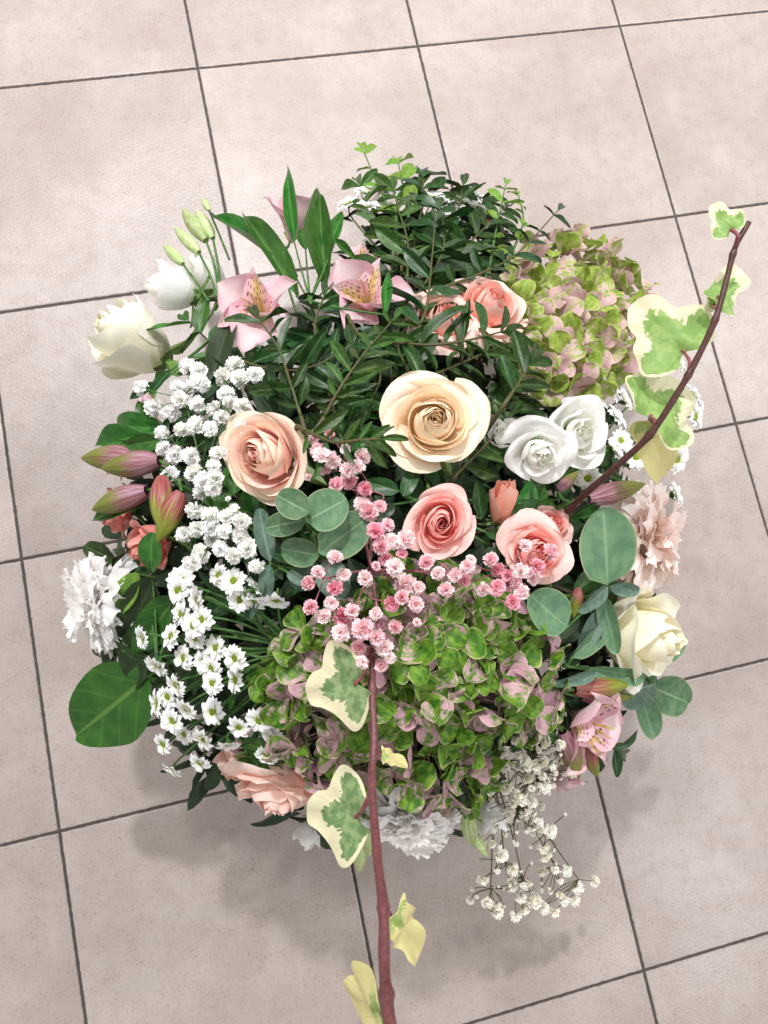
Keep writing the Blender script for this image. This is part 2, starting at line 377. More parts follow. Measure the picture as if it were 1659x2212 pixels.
M['ivy'] = ivy_mat('variegated_ivy', srgb(112, 144, 92), srgb(146, 170, 118), srgb(235, 229, 192), 0.88)
M['ivy_fresh'] = ivy_mat('fresh_variegated_ivy', srgb(134, 172, 92), srgb(156, 188, 108), srgb(232, 228, 192), 0.92)
M['ivy_cream'] = ivy_mat('cream_ivy', srgb(150, 174, 96), srgb(176, 196, 120), srgb(230, 222, 158), 0.36)

# ------------------------------------------------------------------ the floor of tiles
def tile_material():
    nt = NT('stone_tile'); tc = nt.n('TexCoord'); g = nt.n('NewGeometry')
    oi = nt.n('ObjectInfo'); ofs = nt.math('MULTIPLY', oi.outputs['Random'], 9.0)
    pos = nt.n('VectorMath', {'operation': 'ADD'}, **{'0': g.outputs['Position'], '1': nt.vec(ofs, nt.math('MULTIPLY', ofs, 1.7))}).outputs[0]
    big = nt.noise(pos, 7.0, 5, 0.6); mid = nt.noise(pos, 42.0, 5, 0.65); fine = nt.noise(pos, 300.0, 3, 0.7); tiny = nt.noise(pos, 420.0, 2, 0.5)
    c = nt.mix(nt.ss(big, 0.3, 0.7), srgb(162, 150, 143), srgb(177, 166, 160))
    c = nt.mix(nt.math('MULTIPLY', nt.ss(mid, 0.42, 0.70), 0.30), c, srgb(158, 139, 132))
    c = nt.mix(nt.math('MULTIPLY', nt.ss(fine, 0.54, 0.70), 0.42), c, srgb(126, 110, 103))
    c = nt.mix(nt.math('MULTIPLY', nt.ss(tiny, 0.60, 0.68), nt.math('MULTIPLY', nt.ss(mid, 0.42, 0.60), 0.5)), c, srgb(84, 72, 68))
    scuff = nt.ss(nt.noise(nt.vec(nt.math('MULTIPLY', nt.n('SeparateXYZ', None, Vector=pos).outputs[0], 3.0), nt.n('SeparateXYZ', None, Vector=pos).outputs[1]), 5.0, 4, 0.6), 0.55, 0.75)
    c = nt.mix(nt.math('MULTIPLY', scuff, 0.10), c, srgb(220, 212, 206))
    hs = nt.n('HueSaturation', None, Hue=nt.math('MULTIPLY_ADD', oi.outputs['Random'], 0.008, 0.496), Value=nt.math('MULTIPLY_ADD', oi.outputs['Random'], 0.11, 0.935), Color=c)
    spk = nt.n('TexVoronoi', None, Scale=420.0, Vector=pos)
    h = nt.math('ADD', nt.math('MULTIPLY', nt.noise(pos, 520.0, 2, 0.5), 0.5), nt.math('MULTIPLY', spk.outputs['Distance'], 0.45))
    h = nt.math('ADD', h, nt.math('MULTIPLY', nt.noise(pos, 150.0, 2, 0.5), 0.12))
    return nt.finish(hs.outputs[0], nt.math('MULTIPLY_ADD', mid, 0.14, 0.29), 0, bump=h, bstr=0.30, bdist=0.0010, spec=0.42)
tile_m = tile_material()
GA = 0.2014; OX, OY = 1.01317, 3.47087          # rotation and offset of the tile grid
G = Matrix.Rotation(GA, 4, 'Z')
GR = 0.0017                                      # half a joint
def tile_mesh():
    s = TILE / 2 - GR; b = 0.0012; hgt = 0.006
    vs, n = [], 60
    # outline with faintly uneven edges, then a small bevel
    ring = []
    for k in range(4):
        a = [(-s, -s), (s, -s), (s, s), (-s, s)][k]; c = [(s, -s), (s, s), (-s, s), (-s, -s)][k]
        for i in range(n): ring.append(Vector((a[0] + (c[0] - a[0]) * i / n, a[1] + (c[1] - a[1]) * i / n, 0)))
    N = len(ring); out = []
    for z, ins in ((-hgt, 0), (-b, 0), (-b * .3, b * .4), (0, b * 1.4)):
        for p in ring:
            q = p * (1 - ins / s); j = noise.noise(p * 160) * 0.0007 + noise.noise(p * 500) * .0003
            out.append((q.x * (1 + j / s), q.y * (1 + j / s), z))
    fs = []
    for r in range(3):
        for i in range(N):
            i2 = (i + 1) % N; fs.append((r * N + i, r * N + i2, (r + 1) * N + i2, (r + 1) * N + i))
    fs.append(tuple(3 * N + i for i in range(N)))
    m = bpy.data.meshes.new('tile'); m.from_pydata(out, [], fs); return m
grout = NT('grout'); gtc = grout.n('NewGeometry'); gn = grout.noise(gtc.outputs['Position'], 260, 4)
grout_m = grout.finish(grout.mix(gn, srgb(54, 48, 46), srgb(88, 80, 76)), 0.85, 0, bump=gn, bstr=0.8, bdist=0.001)
gm = bpy.data.meshes.new('floor'); gm.from_pydata([(-7, -7, -0.0016), (7, -7, -0.0016), (7, 7, -0.0016), (-7, 7, -0.0016)], [], [(0, 1, 2, 3)])
gm.materials.append(grout_m)
floor = link(bpy.data.objects.new('floor', gm)); floor['kind'] = 'structure'
tm = tile_mesh(); tm.materials.append(tile_m)
for i in range(-5, 9):
    for j in range(-4, 10):
        c = Vector(((i + 0.5 - OX) * TILE, (OY - j - 0.5) * TILE, 0)); c = G @ c
        o = part('tile', tm, floor)
        o.matrix_basis = Matrix.Translation(c + Vector((0, 0, rnd.uniform(-0.0002, 0.0002)))) @ Matrix.Rotation(GA + rnd.choice((0, 1, 2, 3)) * PI / 2, 4, 'Z')

# ------------------------------------------------------------------ leaf shapes (unit length along +Y, unit half width 0.5)
PROF = {
    'lance': lambda v: math.sin(PI * min(1, v * 0.94 + 0.03) ** 0.85) ** 0.9 * (1 - 0.15 * v),
    'ellip': lambda v: math.sin(PI * min(1, v * .97 + .015)) ** 0.75,
    'round': lambda v: math.sqrt(max(0, 1 - (2 * v - 1) ** 2)) * (1 - 0.08 * v) if v > 0 else 0.04,
    'obov': lambda v: (math.sin(PI * (v ** 1.7)) ** 0.62 if 0 < v < 1 else 0.0) + 0.14 * (1 - v),
    'broad': lambda v: math.sin(PI * min(1, v * .98 + .01) ** 0.75) ** 0.62,
    'sepal': lambda v: (0.22 + 0.78 * sm(0, .5, v)) if v < .55 else math.sqrt(max(0, 1 - ((v - .55) / .45) ** 2)),
    'tepal': lambda v: (math.sin(PI * (v ** 1.35)) ** 0.8 if 0 < v < 1 else 0.0) + 0.10 * (1 - v),
}
def leaf_mesh(name, prof, fold=0.2, bend=0.5, wave=0.04, nu=6, nv=12, cup=0.0, seed=0, twist=0.0, jag=0.0):
    f0 = PROF[prof]; r = random.Random(seed); p1, p2 = r.uniform(0, 6), r.uniform(0, 6)
    tv = [1 - (1 - j / nv) ** 1.6 for j in range(nv + 1)]; ys, zs = [0], [0]
    for k in range(nv):
        h = tv[k + 1] - tv[k]; a = bend * (tv[k + 1] + tv[k]) / 2; ys.append(ys[-1] + math.cos(a) * h); zs.append(zs[-1] - math.sin(a) * h)
    def f(u, v0):
        k = min(nv, int(round(v0 * nv))); v = tv[k]; w = 0.5 * f0(v) * (1 + jag * r.uniform(-1, 1)); x = u * w
        z = zs[k] + abs(u) * w * fold + cup * (u * u) * w + wave * math.sin(v * 9 + p1 + (2 if u > 0 else 0)) * abs(u) * (0.5 if v > 0.05 else 0)
        z += wave * 0.5 * math.sin(v * 5 + p2) * u
        tw = twist * v; x, z2 = x * math.cos(tw), z + x * math.sin(tw)
        return (x, ys[k], z2)
    return grid(name, nu, nv, f)
LM = {}
for k, (pr, fo, be, wa, cu, tw) in {
        'lance': ('lance', 0.25, 0.5, 0.05, 0, 0.2), 'ellip': ('ellip', 0.25, 0.35, 0.04, 0, 0.1), 'round': ('round', 0.08, 0.25, 0.03, 0.1, 0),
        'broad': ('broad', 0.15, 0.3, 0.06, 0, 0.1), 'obov': ('obov', 0.1, 0.6, 0.05, 0.1, 0)}.items():
    LM[k] = [leaf_mesh(k + '_leaf', pr, fo, be * s, wa, 6, 12, cu, i, tw * (1 if i % 2 else -1)) for i, s in enumerate((0.5, 1.0, 1.5, -0.4))]
LOWP = [leaf_mesh('low_leaf', 'ellip', .2, b, .04, 4, 5) for b in (.2, .6, 1.0)]
def put_leaf(parent, kind, base, tip, wr, mat, name='leaf', roll=0.0, up=None, var=None):
    """leaf from base to tip (world points), width = wr * length"""
    d = tip - base; L = d.length
    up = up if up is not None else (outward(base) * 0.5 + BCK * 0.6)
    z = Quaternion(d.normalized(), roll) @ up
    mesh = LM[kind][rnd.randrange(4) if var is None else var]
    o = part(name, mesh, parent, mat, parent_inv(parent) @ frame(d, z, base, (wr * L, L * 1.05, L)))
    return o
def parent_inv(o): return Matrix.Translation(-o.location)      # things are Empties with a location only

def seg(bx, by, bz, tx, ty, tz, k=0.5):
    """two points of the dome; the rise between them is held to a gentle slope"""
    zb, zt = dome(bx, by) + bz, dome(tx, ty) + tz; px = math.hypot(bx - tx, by - ty); m = (zb + zt) / 2
    lim = k * px * (CAMH - m) / FPX; d = max(-lim, min(lim, zt - zb))
    b, e = P(bx, by, m - d / 2), P(tx, ty, m + d / 2)
    return b, e, px * (CAMH - m) / FPX / max(1e-6, (e - b).length)
def pix(x, y, dz=0.0): return P(x, y, dome(x, y) + dz)

def stem_to_root(thing, top, dirv, r=0.0022, mat='stem', spread=0.035, name='stem'):
    a = rnd.uniform(0, 2 * PI)
    end = VASE + Vector((math.cos(a) * rnd.uniform(0, 0.02), math.sin(a) * rnd.uniform(0, 0.02), 0.04))
    mouth = VASE + (Vector((top.x, top.y, 0)) - VASE).normalized() * rnd.uniform(0.005, spread) ; mouth.z = 0.19
    p1 = top - dirv * 0.035
    pts = [top, p1, (p1 + mouth) / 2 + Vector((0, 0, 0.0)), mouth, end]
    pts = [p - thing.location for p in curve_pts(pts, 5)]
    return part(name, tubes('stem', [(pts, r, r * 1.2)]), thing, M[mat])

# ------------------------------------------------------------------ roses
def rose_petal(i, n, R, H, op, seed, curl=1.0, ruffle=0.0, phi0=0.0, tight=0.0, wm=1.0):
    r_ = random.Random(seed * 100 + i); t = i / (n - 1.0)
    phi = phi0 + i * 2.39996 + r_.uniform(-0.28, 0.28)
    Rm = R * (0.05 + 0.74 * t ** (0.95 - 0.25 * tight)) * (1 + r_.uniform(-0.05, 0.05) + sm(.55, 1, t) * r_.uniform(-.11, .11))
    Hh = H * (0.99 - 0.10 * t + 0.05 * math.sin(t * PI) - (0.06 + 0.32 * op) * t ** 2.6) * r_.uniform(0.95, 1.05)
    W = (1.75 - 0.72 * t) * r_.uniform(0.9, 1.1) * wm
    out = sm(0.55, 1.0, t); cu = curl * (0.035 + 0.32 * out * (0.5 + 0.5 * op)) * r_.uniform(.6, 1.4); sp = 0.15 - 0.05 * t
    w1, w2, w3 = r_.uniform(0, 6), r_.uniform(0, 6), r_.uniform(0.4, 1.2); off = r_.uniform(-.45, .45)
    rl, rr_ = r_.uniform(.2, 1.3), r_.uniform(.2, 1.3); pt = r_.uniform(.3, 1.0) * sm(.3, .8, t)
    def f(u, v):
        au = abs(u); side = rl if u < 0 else rr_
        vv = v * (1 - (0.12 + 0.14 * t) * au ** 2.4)
        vv += 0.12 * pt * math.exp(-((u - off) / .16) ** 2) * v ** 5
        cup = 0.42 + 0.58 * math.sin(min(1, vv) * PI / 2) ** (0.75 + .35 * t)
        close = 0.46 * (1 - sm(.42, .80, t)) + 0.10 * (1 - sm(.7, 1, t))
        rr = Rm * cup * (1 - close * vv ** 3.2)
        z = Hh * vv ** (1.0 + 0.35 * t)
        lip = sm(0.66 + 0.16 * (1 - t), 1.02, vv)
        rr += R * cu * lip * (0.75 + 0.3 * math.cos((u - off) * 2.6))
        z -= R * cu * lip ** 2 * (0.3 + 0.55 * t)
        roll = sm(.45, 1, au) * side * sm(.35, .95, v) * (0.25 + .75 * out) * curl
        rr += R * .14 * roll; z -= R * .12 * roll * sm(.6, 1, v)
        rr *= 1 + sp * u
        a_ = sm(.3, 1, vv)
        rr += R * (0.014 + ruffle * 0.05) * a_ * math.sin(u * (2.5 + 3 * w3) + w1)
        z += R * (0.018 + ruffle * 0.06) * a_ * math.sin(u * (3 + 4 * w3) + w2) + R * .010 * a_ * math.sin(u * 13 * w3 + w1) * out
        if ruffle: z += R * ruffle * 0.022 * sm(.75, 1, vv) * math.sin(u * 15 + w2)
        wid = 0.35 + 0.65 * sm(0.0, 0.5, vv)
        th = phi + u * W * wid
        return (rr * math.cos(th), rr * math.sin(th), z - H * 0.55)
    return grid('petal', 16, 14, f)
SEP = None
def rose(name, label, cat, x, y, rpx, face, mat, n=24, hr=1.15, op=0.5, curl=1.0, dz=0.0, seed=1, ruffle=0.0, group=None, sepals=5, stem=True, tight=0.0, spin=0.0, squash=None, wm=1.0):
    p = pix(x, y, dz); R = rpx * depth(p) / FPX; H = R * hr
    d = V(*face) if face else outward(p)
    root = empty(name, p, label, cat, group)
    Mx = axis(d, Vector((0, 0, 0)), spin)
    if squash: Mx = Mx @ Matrix.Diagonal((squash[0], squash[1], 1, 1))
    for i in range(n):
        part('petal', rose_petal(i, n, R, H, op, seed, curl, ruffle, tight=tight, wm=wm), root, M[mat], Mx, t=i / (n - 1.0))
    for k in range(sepals):
        a = k * 2 * PI / max(1, sepals) + rnd.uniform(-.2, .2)
        b = Mx @ Vector((R * .22 * math.cos(a), R * .22 * math.sin(a), -H * .53))
        tdir = Mx @ Vector((R * 0.95 * math.cos(a), R * 0.95 * math.sin(a), -H * rnd.uniform(.65, .95)))
        o = part('sepal', LM['lance'][k % 4], root, M['sepal'], frame(tdir - b, Mx.to_3x3() @ Vector((0, 0, -1)), b, (R * .32, R * .9, R * .9)))
    cv = []
    cal = grid('calyx', 12, 5, lambda u, v: (R * (.10 + .22 * v ** .6) * math.cos(PI * u), R * (.10 + .22 * v ** .6) * math.sin(PI * u), -H * .55 - R * .25 * (1 - v) + R * .06))
    part('calyx', cal, root, M['sepal'], Mx)
    if stem: stem_to_root(root, p + d * (-H * 0.55 - R * 0.2), d, 0.0025)
    return root

rose('rose', 'large cream rose, fully open, its spiral heart turned up at the centre', 'rose', 938, 912, 114, (0.03, 0.06, 1), 'cream_rose', n=36, hr=0.95, op=0.55, curl=0.95, dz=0.035, seed=3, group='large roses', spin=0.6, squash=(1.03, .97))
rose('rose', 'peach rose with pale yellow outer petals and pink heart, beside the white gypsophila', 'rose', 572, 985, 112, (-0.36, 0.02, 1), 'peach_rose', n=36, hr=1.1, op=0.45, curl=0.95, dz=0.02, seed=5, group='large roses', spin=2.0, squash=(0.86, 1.08))
rose('rose', 'closed ivory rose seen from the side, with a green sepal, below the white lisianthus', 'rose', 276, 730, 108, (-0.72, 0.42, 0.55), 'white_rose', n=24, hr=1.4, op=0.12, curl=0.45, dz=-0.01, seed=18, group='large roses', wm=1.1)
rose('rose', 'pale yellow-white rose leaning outward beside the round eucalyptus leaves', 'rose', 1396, 1374, 128, (0.62, -0.10, 0.62), 'yellow_rose', n=18, hr=1.25, op=0.45, curl=1.1, dz=0.005, seed=11, group='large roses')
rose('rose', 'blush pink rose facing the floor under the daisies', 'rose', 600, 1710, 106, (-0.10, -0.72, 0.52), 'blush_rose', n=24, hr=0.95, op=0.8, curl=1.0, dz=-0.015, seed=13, group='large roses', squash=(1.15, 0.9), ruffle=0.3)
rose('rose', 'dull blush rose half hidden behind the blush pink one under the daisies', 'rose', 508, 1648, 64, (-0.4, -0.5, 0.5), 'blush_rose', n=16, hr=1.2, op=0.5, dz=-0.03, seed=14, group='large roses')
rose('spray_rose', 'pink rose with a coral heart, open to the camera, above the pink gypsophila', 'rose', 952, 1128, 82, (0.02, -0.02, 1), 'pink_rose', n=28, hr=1.0, op=0.45, curl=0.9, dz=0.045, seed=21, group='pink spray roses', squash=(0.88, 1.08))
rose('spray_rose', 'pink rose with pink gypsophila lying across its petals', 'rose', 1160, 1193, 80, (0.10, 0.12, 0.9), 'pink_rose', n=28, hr=0.9, op=0.8, curl=1.1, dz=0.015, seed=22, group='pink spray roses', ruffle=0.2)
rose('spray_rose', 'small pink rose peeping out behind the larger one next to the closed bud', 'rose', 1195, 1132, 50, (0.25, 0.35, 0.8), 'pink_rose', n=18, hr=0.95, op=0.8, dz=-0.01, seed=23, group='pink spray roses', ruffle=0.2)
rose('spray_rose', 'closed peach rose bud below the white lisianthus', 'rose bud', 1086, 1080, 45, (0.05, 0.85, 0.55), 'bud_rose', n=9, hr=2.3, op=0.0, curl=0.35, dz=0.0, seed=24, group='pink spray roses', tight=0.6)
rose('spray_rose', 'coral rose half hidden behind dark leaflets', 'rose', 956, 686, 84, (0.1, 0.4, 0.8), 'coral_rose', n=25, hr=0.9, op=0.8, dz=0.025, seed=25, group='pink spray roses', ruffle=0.3)
rose('spray_rose', 'light coral rose with loose petals next to the pale hydrangea', 'rose', 1062, 660, 94, (0.2, 0.35, 0.8), 'coral_rose', n=25, hr=0.9, op=0.85, dz=0.04, seed=26, group='pink spray roses', ruffle=0.3)
rose('spray_rose', 'dusty pink rose drooping under the alstroemeria buds', 'rose', 318, 1180, 64, (-0.5, -0.5, 0.5), 'dusty_rose', n=15, hr=1.3, op=0.4, dz=0.0, seed=27, group='pink spray roses', ruffle=0.3)
rose('spray_rose', 'dusty pink rose with ragged petals behind the alstroemeria buds', 'rose', 246, 1112, 56, (-0.8, -0.3, 0.3), 'dusty_rose', n=15, hr=1.2, op=0.5, dz=-0.015, seed=28, group='pink spray roses', ruffle=0.5)
rose('spray_rose', 'pale peach rose glimpsed above the alstroemeria buds behind the leaf', 'rose', 232, 985, 42, (-0.8, 0.2, 0.3), 'blush_rose', n=12, hr=1.2, op=0.5, dz=-0.01, seed=29, group='pink spray roses')

# lisianthus: fewer, thinner, ruffled petals
LG = 'white lisianthus flowers'
rose('lisianthus', 'open white lisianthus, the larger and upper of the pair beside the daisies', 'lisianthus', 1252, 932, 94, (0.12, 0.10, 0.9), 'lisianthus', n=14, hr=0.62, op=0.7, curl=0.8, dz=0.035, seed=41, ruffle=0.9, wm=1.2, group=LG, sepals=0, squash=(1.08, 0.9), spin=1)
rose('lisianthus', 'open white lisianthus, the lower of the pair, above the peach rose bud', 'lisianthus', 1166, 982, 84, (-0.02, -0.34, 0.85), 'lisianthus', n=14, hr=0.72, op=0.65, curl=0.75, dz=0.045, seed=42, ruffle=0.9, wm=1.2, group=LG, sepals=0, squash=(0.92, 1.0), spin=2)
rose('lisianthus', 'shaded white lisianthus tucked behind the cream rose', 'lisianthus', 1082, 938, 42, (-0.1, 0.3, 0.7), 'lisianthus', n=10, hr=1.5, op=0.3, curl=0.5, dz=-0.01, seed=43, ruffle=0.4, group=LG, sepals=0)
rose('lisianthus', 'greenish white lisianthus just opening above the ivory rose', 'lisianthus', 366, 622, 66, (-0.8, 0.25, 0.25), 'lisianthus', n=12, hr=1.5, op=0.2, curl=0.4, dz=0.0, seed=44, ruffle=0.3, group=LG, sepals=5)
rose('lisianthus', 'pale lisianthus behind the green lisianthus stems', 'lisianthus', 442, 592, 60, (-0.4, 0.5, 0.3), 'lisianthus', n=11, hr=1.6, op=0.2, curl=0.4, dz=-0.045, seed=45, ruffle=0.3, group=LG, sepals=5)
rose('lisianthus', 'pinkish white lisianthus under the fine gypsophila at the lower rim', 'lisianthus', 1062, 1768, 50, (0.1, -0.8, 0.3), 'lisianthus', n=12, hr=1.5, op=0.4, curl=0.5, dz=-0.03, seed=46, ruffle=0.6, group=LG, sepals=3)
rose('lisianthus', 'white lisianthus half covered by the ivy leaf at the lower rim', 'lisianthus', 668, 1808, 36, (-0.2, -0.8, 0.3), 'lisianthus', n=10, hr=1.6, op=0.2, curl=0.4, dz=-0.05, seed=47, ruffle=0.3, group=LG, sepals=3)

# ------------------------------------------------------------------ carnations
def carn_petal(seed):
    r_ = random.Random(seed); ph = [r_.uniform(0, 6) for _ in range(4)]; zz = [r_.uniform(-1, 1) for _ in range(40)]
    nv = 10; ys, zs, th = [0], [0], r_.uniform(.9, 1.5)
    for k in range(nv):
        a = th * sm(.35, 1, (k + .5) / nv); ys.append(ys[-1] + math.cos(a) / nv); zs.append(zs[-1] - math.sin(a) / nv)
    def f(u, v):
        k = int(round(v * nv)); w = 0.10 + 0.50 * v ** 1.1; fr = sm(0.3, 1, v)
        L = 1 - 0.16 * u * u - (0.05 * (1 if int(round((u + 1) * 11)) % 2 else -0.4) + 0.035 * zz[int((u + 1) * 11)]) * (1 if v > .95 else 0)
        x = u * w + fr * 0.035 * math.sin(u * 9 + ph[3])
        z = zs[k] * L + fr * (0.085 * math.sin(u * 6 + ph[0]) + 0.045 * math.sin(u * 13 + ph[1])) + .03 * math.sin(v * 6 + ph[2])
        return (x, ys[k] * L, z)
    return grid('petal', 22, nv, f)
CP = [carn_petal(s) for s in range(6)]
def carnation(label, x, y, rpx, face, mat, n=80, dz=0.0, seed=1):
    p = pix(x, y, dz); R = rpx * depth(p) / FPX; d = V(*face); root = empty('carnation', p, label, 'carnation', 'carnations round the rim')
    r_ = random.Random(seed); A = axis(d, Vector((0, 0, 0))); R *= 1.14
    for i in range(n):
        t = (i + .5) / n; a = i * 2.39996; tilt = 0.05 + 1.55 * t ** 0.8
        dv = Vector((math.sin(tilt) * math.cos(a), math.sin(tilt) * math.sin(a), math.cos(tilt)))
        dv = (dv + Vector((r_.gauss(0, .10), r_.gauss(0, .10), r_.gauss(0, .08)))).normalized()
        up = Vector((-math.cos(a) * 1.0, -math.sin(a) * 1.0, .8)) + Vector((r_.gauss(0, .35), r_.gauss(0, .35), 0))
        L = R * r_.choice((r_.uniform(.66, .9), r_.uniform(.92, 1.08))) * (1.1 - 0.1 * t)
        F = frame(dv, up, Vector((0, 0, -R * .5)) + dv * R * .1, (L * 1.0, L * 1.2, L * 1.1))
        part('petal', CP[r_.randrange(6)], root, M[mat], A @ F, t=t)
    cal = grid('calyx', 12, 6, lambda u, v: (R * (.16 + .10 * v) * math.cos(PI * u), R * (.16 + .10 * v) * math.sin(PI * u), -R * 1.15 + R * .7 * v))
    part('calyx', cal, root, M['sepal'], A)
    stem_to_root(root, p - d * R * 1.1, d, 0.0024)
carnation('blush white carnation with frilled petals beside the broad green leaves', 205, 1296, 80, (-0.82, -0.02, 0.42), 'carnation_white', seed=2, dz=-0.01)
carnation('pale pink carnation with frilled petals behind the large round eucalyptus leaf', 1395, 1162, 92, (0.80, 0.0, 0.45), 'carnation_blush', seed=3, dz=-0.01, n=85)
carnation('pure white carnation facing down at the lower rim behind the ivy stem', 885, 1772, 80, (0.02, -0.86, 0.34), 'carnation_white', seed=4, dz=-0.01)

# ------------------------------------------------------------------ hydrangeas
SM = [leaf_mesh('sepal', 'sepal', 0.06, b, w, 10, 9, c, s, 0, 0.03) for s, (b, w, c) in enumerate(((.5, .10, .15), (-.6, .12, .25), (.9, .13, .1), (.2, .16, .5), (1.2, .12, .2)))]
eye = grid('floret_eye', 8, 4, lambda u, v: (.5 * math.sin(PI * v) * math.cos(PI * u), .5 * math.sin(PI * v) * math.sin(PI * u), -.5 * math.cos(PI * v)))
def hydrangea(label, pts, cen, mat, fpx, seed, dz, flat, skip=0.0):
    """pts: floret centres in the picture; the florets sit on a flattened ball"""
    r_ = random.Random(seed); c = pix(*cen, dz - 0.06); root = empty('hydrangea', c, label, 'hydrangea', 'mophead hydrangeas'); st = []
    for (x, y, h) in pts:
        p = pix(x, y, dz + h + r_.uniform(-.014, .006)); s = fpx * depth(p) / FPX * r_.uniform(.86, 1.16)
        nrm = ((p - c).normalized() * 0.9 + BCK * 0.35 + Vector((r_.gauss(0, .42), r_.gauss(0, .42), r_.gauss(0, .2)))).normalized()
        A = parent_inv(root) @ axis(nrm, p, r_.uniform(0, 2 * PI))
        fl = part('floret', eye, root, M['hyd_eye'], A @ Matrix.Scale(s * .13, 4))
        off = r_.uniform(0, 1); openn = r_.uniform(-0.1, 0.75)
        for k in range(4):
            a = k * PI / 2 + r_.uniform(-.12, .12); tilt = openn + r_.uniform(-.2, .2)
            dv = Vector((math.cos(a) * math.cos(tilt), math.sin(a) * math.cos(tilt), math.sin(tilt)))
            ss = s * r_.uniform(.85, 1.1) * (1.06 if k % 2 else .95)
            F = frame(dv, Vector((r_.gauss(0, .25), r_.gauss(0, .25), 1)), dv * s * .04, (ss * 1.02, ss, ss))
            part('sepal', SM[r_.randrange(5)], fl, M[mat], Matrix.Scale(1 / (s * .13), 4) @ F)
        st.append(([p - nrm * s * .05 - c, (p - c) * .55 + Vector((0, 0, .006)), Vector((0, 0, -0.012))], 0.0007, 0.0011))
    part('flower_stalks', tubes('flower_stalks', [(curve_pts(a, 3), b, q) for a, b, q in st], 5), root, M['hyd_eye'])
    stem_to_root(root, c, outward(c), 0.004)
def fill_pts(poly_in, cx, cy, rx, ry, step, seed, bulge):
    """roughly even floret centres inside an outline"""
    r_ = random.Random(seed); out = []
    tries = 0
    while tries < 4000:
        tries += 1
        a = r_.uniform(0, 2 * PI); q = math.sqrt(r_.random()); x = cx + rx * q * math.cos(a); y = cy + ry * q * math.sin(a)
        if not poly_in(x, y): continue
        if all((x - o[0]) ** 2 + (y - o[1]) ** 2 > (step * (1 - .25 * q)) ** 2 for o in out): out.append((x, y, bulge * (1 - q * q)))
    return out
h1 = fill_pts(lambda x, y: (x > 1120 or y < 640) and (x - 1250) * .6 + (y - 690) < 190, 1238, 688, 146, 164, 31, 1, 0.04)
hydrangea('pale green and pink hydrangea beside the coral roses under the ivy leaf', h1, (1240, 690), 'hyd_a', 47, 1, 0.0, 1)
h2 = fill_pts(lambda x, y: not (x < 680 and y > 1620) and not (x > 1060 and y > 1570) and not (y > 1690 and x < 900) and not (x < 800 and y < 1330) and not (x > 1050 and y < 1290),
              895, 1492, 308, 245, 49, 2, 0.03)
hydrangea('large bright green hydrangea with mauve touches below the pink gypsophila', h2, (900, 1490), 'hyd_b', 62, 2, 0.005, 1)

# ------------------------------------------------------------------ alstroemeria
TO = [leaf_mesh('tepal', 'tepal', 0.10, b, .13, 8, 12, .25, s, .2, .05) for s, b in enumerate((.5, .8, .3))]
TI = [leaf_mesh('inner_tepal', 'ellip', 0.2, b, .11, 8, 12, .3, 10 + s, .1, .05) for s, b in enumerate((.35, .6, .2))]
def alstro(label, x, y, rpx, face, dz=0.0, seed=1, openn=0.75, spin=0.0, stalk=True, group='pink alstroemerias', mat='alstro'):
    r_ = random.Random(seed); p = pix(x, y, dz); R = rpx * depth(p) / FPX; d = V(*face)
    root = empty('alstroemeria', p, label, 'alstroemeria', group); A = axis(d, Vector((0, 0, 0)), spin)
    base = Vector((0, 0, -R * .95))
    for k in range(6):
        inner = k % 2; a = k * PI / 3 + r_.uniform(-.1, .1); tilt = (openn + r_.uniform(-.1, .12)) * (0.85 if inner else 1.0)
        dv = Vector((math.sin(tilt) * math.cos(a), math.sin(tilt) * math.sin(a), math.cos(tilt)))
        L = R * (1.3 if inner else 1.45) * r_.uniform(.94, 1.06)
        F = frame(dv, Vector((-math.cos(a), -math.sin(a), .6)) + Vector((r_.gauss(0, .15), r_.gauss(0, .15), 0)), base, (L * (.50 if inner else .78), L, L))
        part('inner_tepal' if inner else 'tepal', (TI if inner else TO)[r_.randrange(3)], root, M['alstro_streak' if inner else mat], A @ F)
    runs = []
    for k in range(6):
        a = k * PI / 3 + .5; q = [base, base + Vector((math.cos(a) * R * .12, math.sin(a) * R * .12, R * .6)), base + Vector((math.cos(a) * R * .22 + R * .1, math.sin(a) * R * .22, R * 1.05))]
        runs.append(([A @ v for v in curve_pts(q, 4)], R * .012, R * .02))
    part('stamens', tubes('stamens', runs, 5), root, M['stamen'])
    if stalk: stem_to_root(root, p + A.to_3x3() @ base, d, 0.0016)
    return root
def bud_mesh(kind):
    def mkp(a0):
        def f(u, v):
            r = (math.sin(PI * (v * .93 + .07) ** .85) ** .8) * (1 + 0.05 * math.cos(u * 9)) * (1 - .1 * abs(u) ** 3 * 0) if v < 1 else 0.02
            th = a0 + u * 1.25; rr = 0.27 * r * (1 + .06 * (1 - abs(u)))
            return (rr * math.cos(th), rr * math.sin(th), v)
        return f
    return [grid('bud_tepal', 10, 12, mkp(k * 2 * PI / 3)) for k in range(3)]
BM = bud_mesh(0)
def bud(parent, base, tip, wr, mat, stalk_from=None):
    d = tip - base; L = d.length; q = axis(d.normalized(), base, rnd.uniform(0, 6)) @ Matrix.Diagonal((L * wr / .54, L * wr / .54, L, 1))
    b = None
    for k, m in enumerate(BM):
        o = part('bud', m, parent, M[mat], parent_inv(parent) @ q)
    if stalk_from is not None:
        pts = [v - parent.location for v in curve_pts([stalk_from, (stalk_from + base) / 2 - d * .1, base], 5)]
        part('bud_stalk', tubes('bud_stalk', [(pts, .0014, .0014)]), parent, M['stem'])

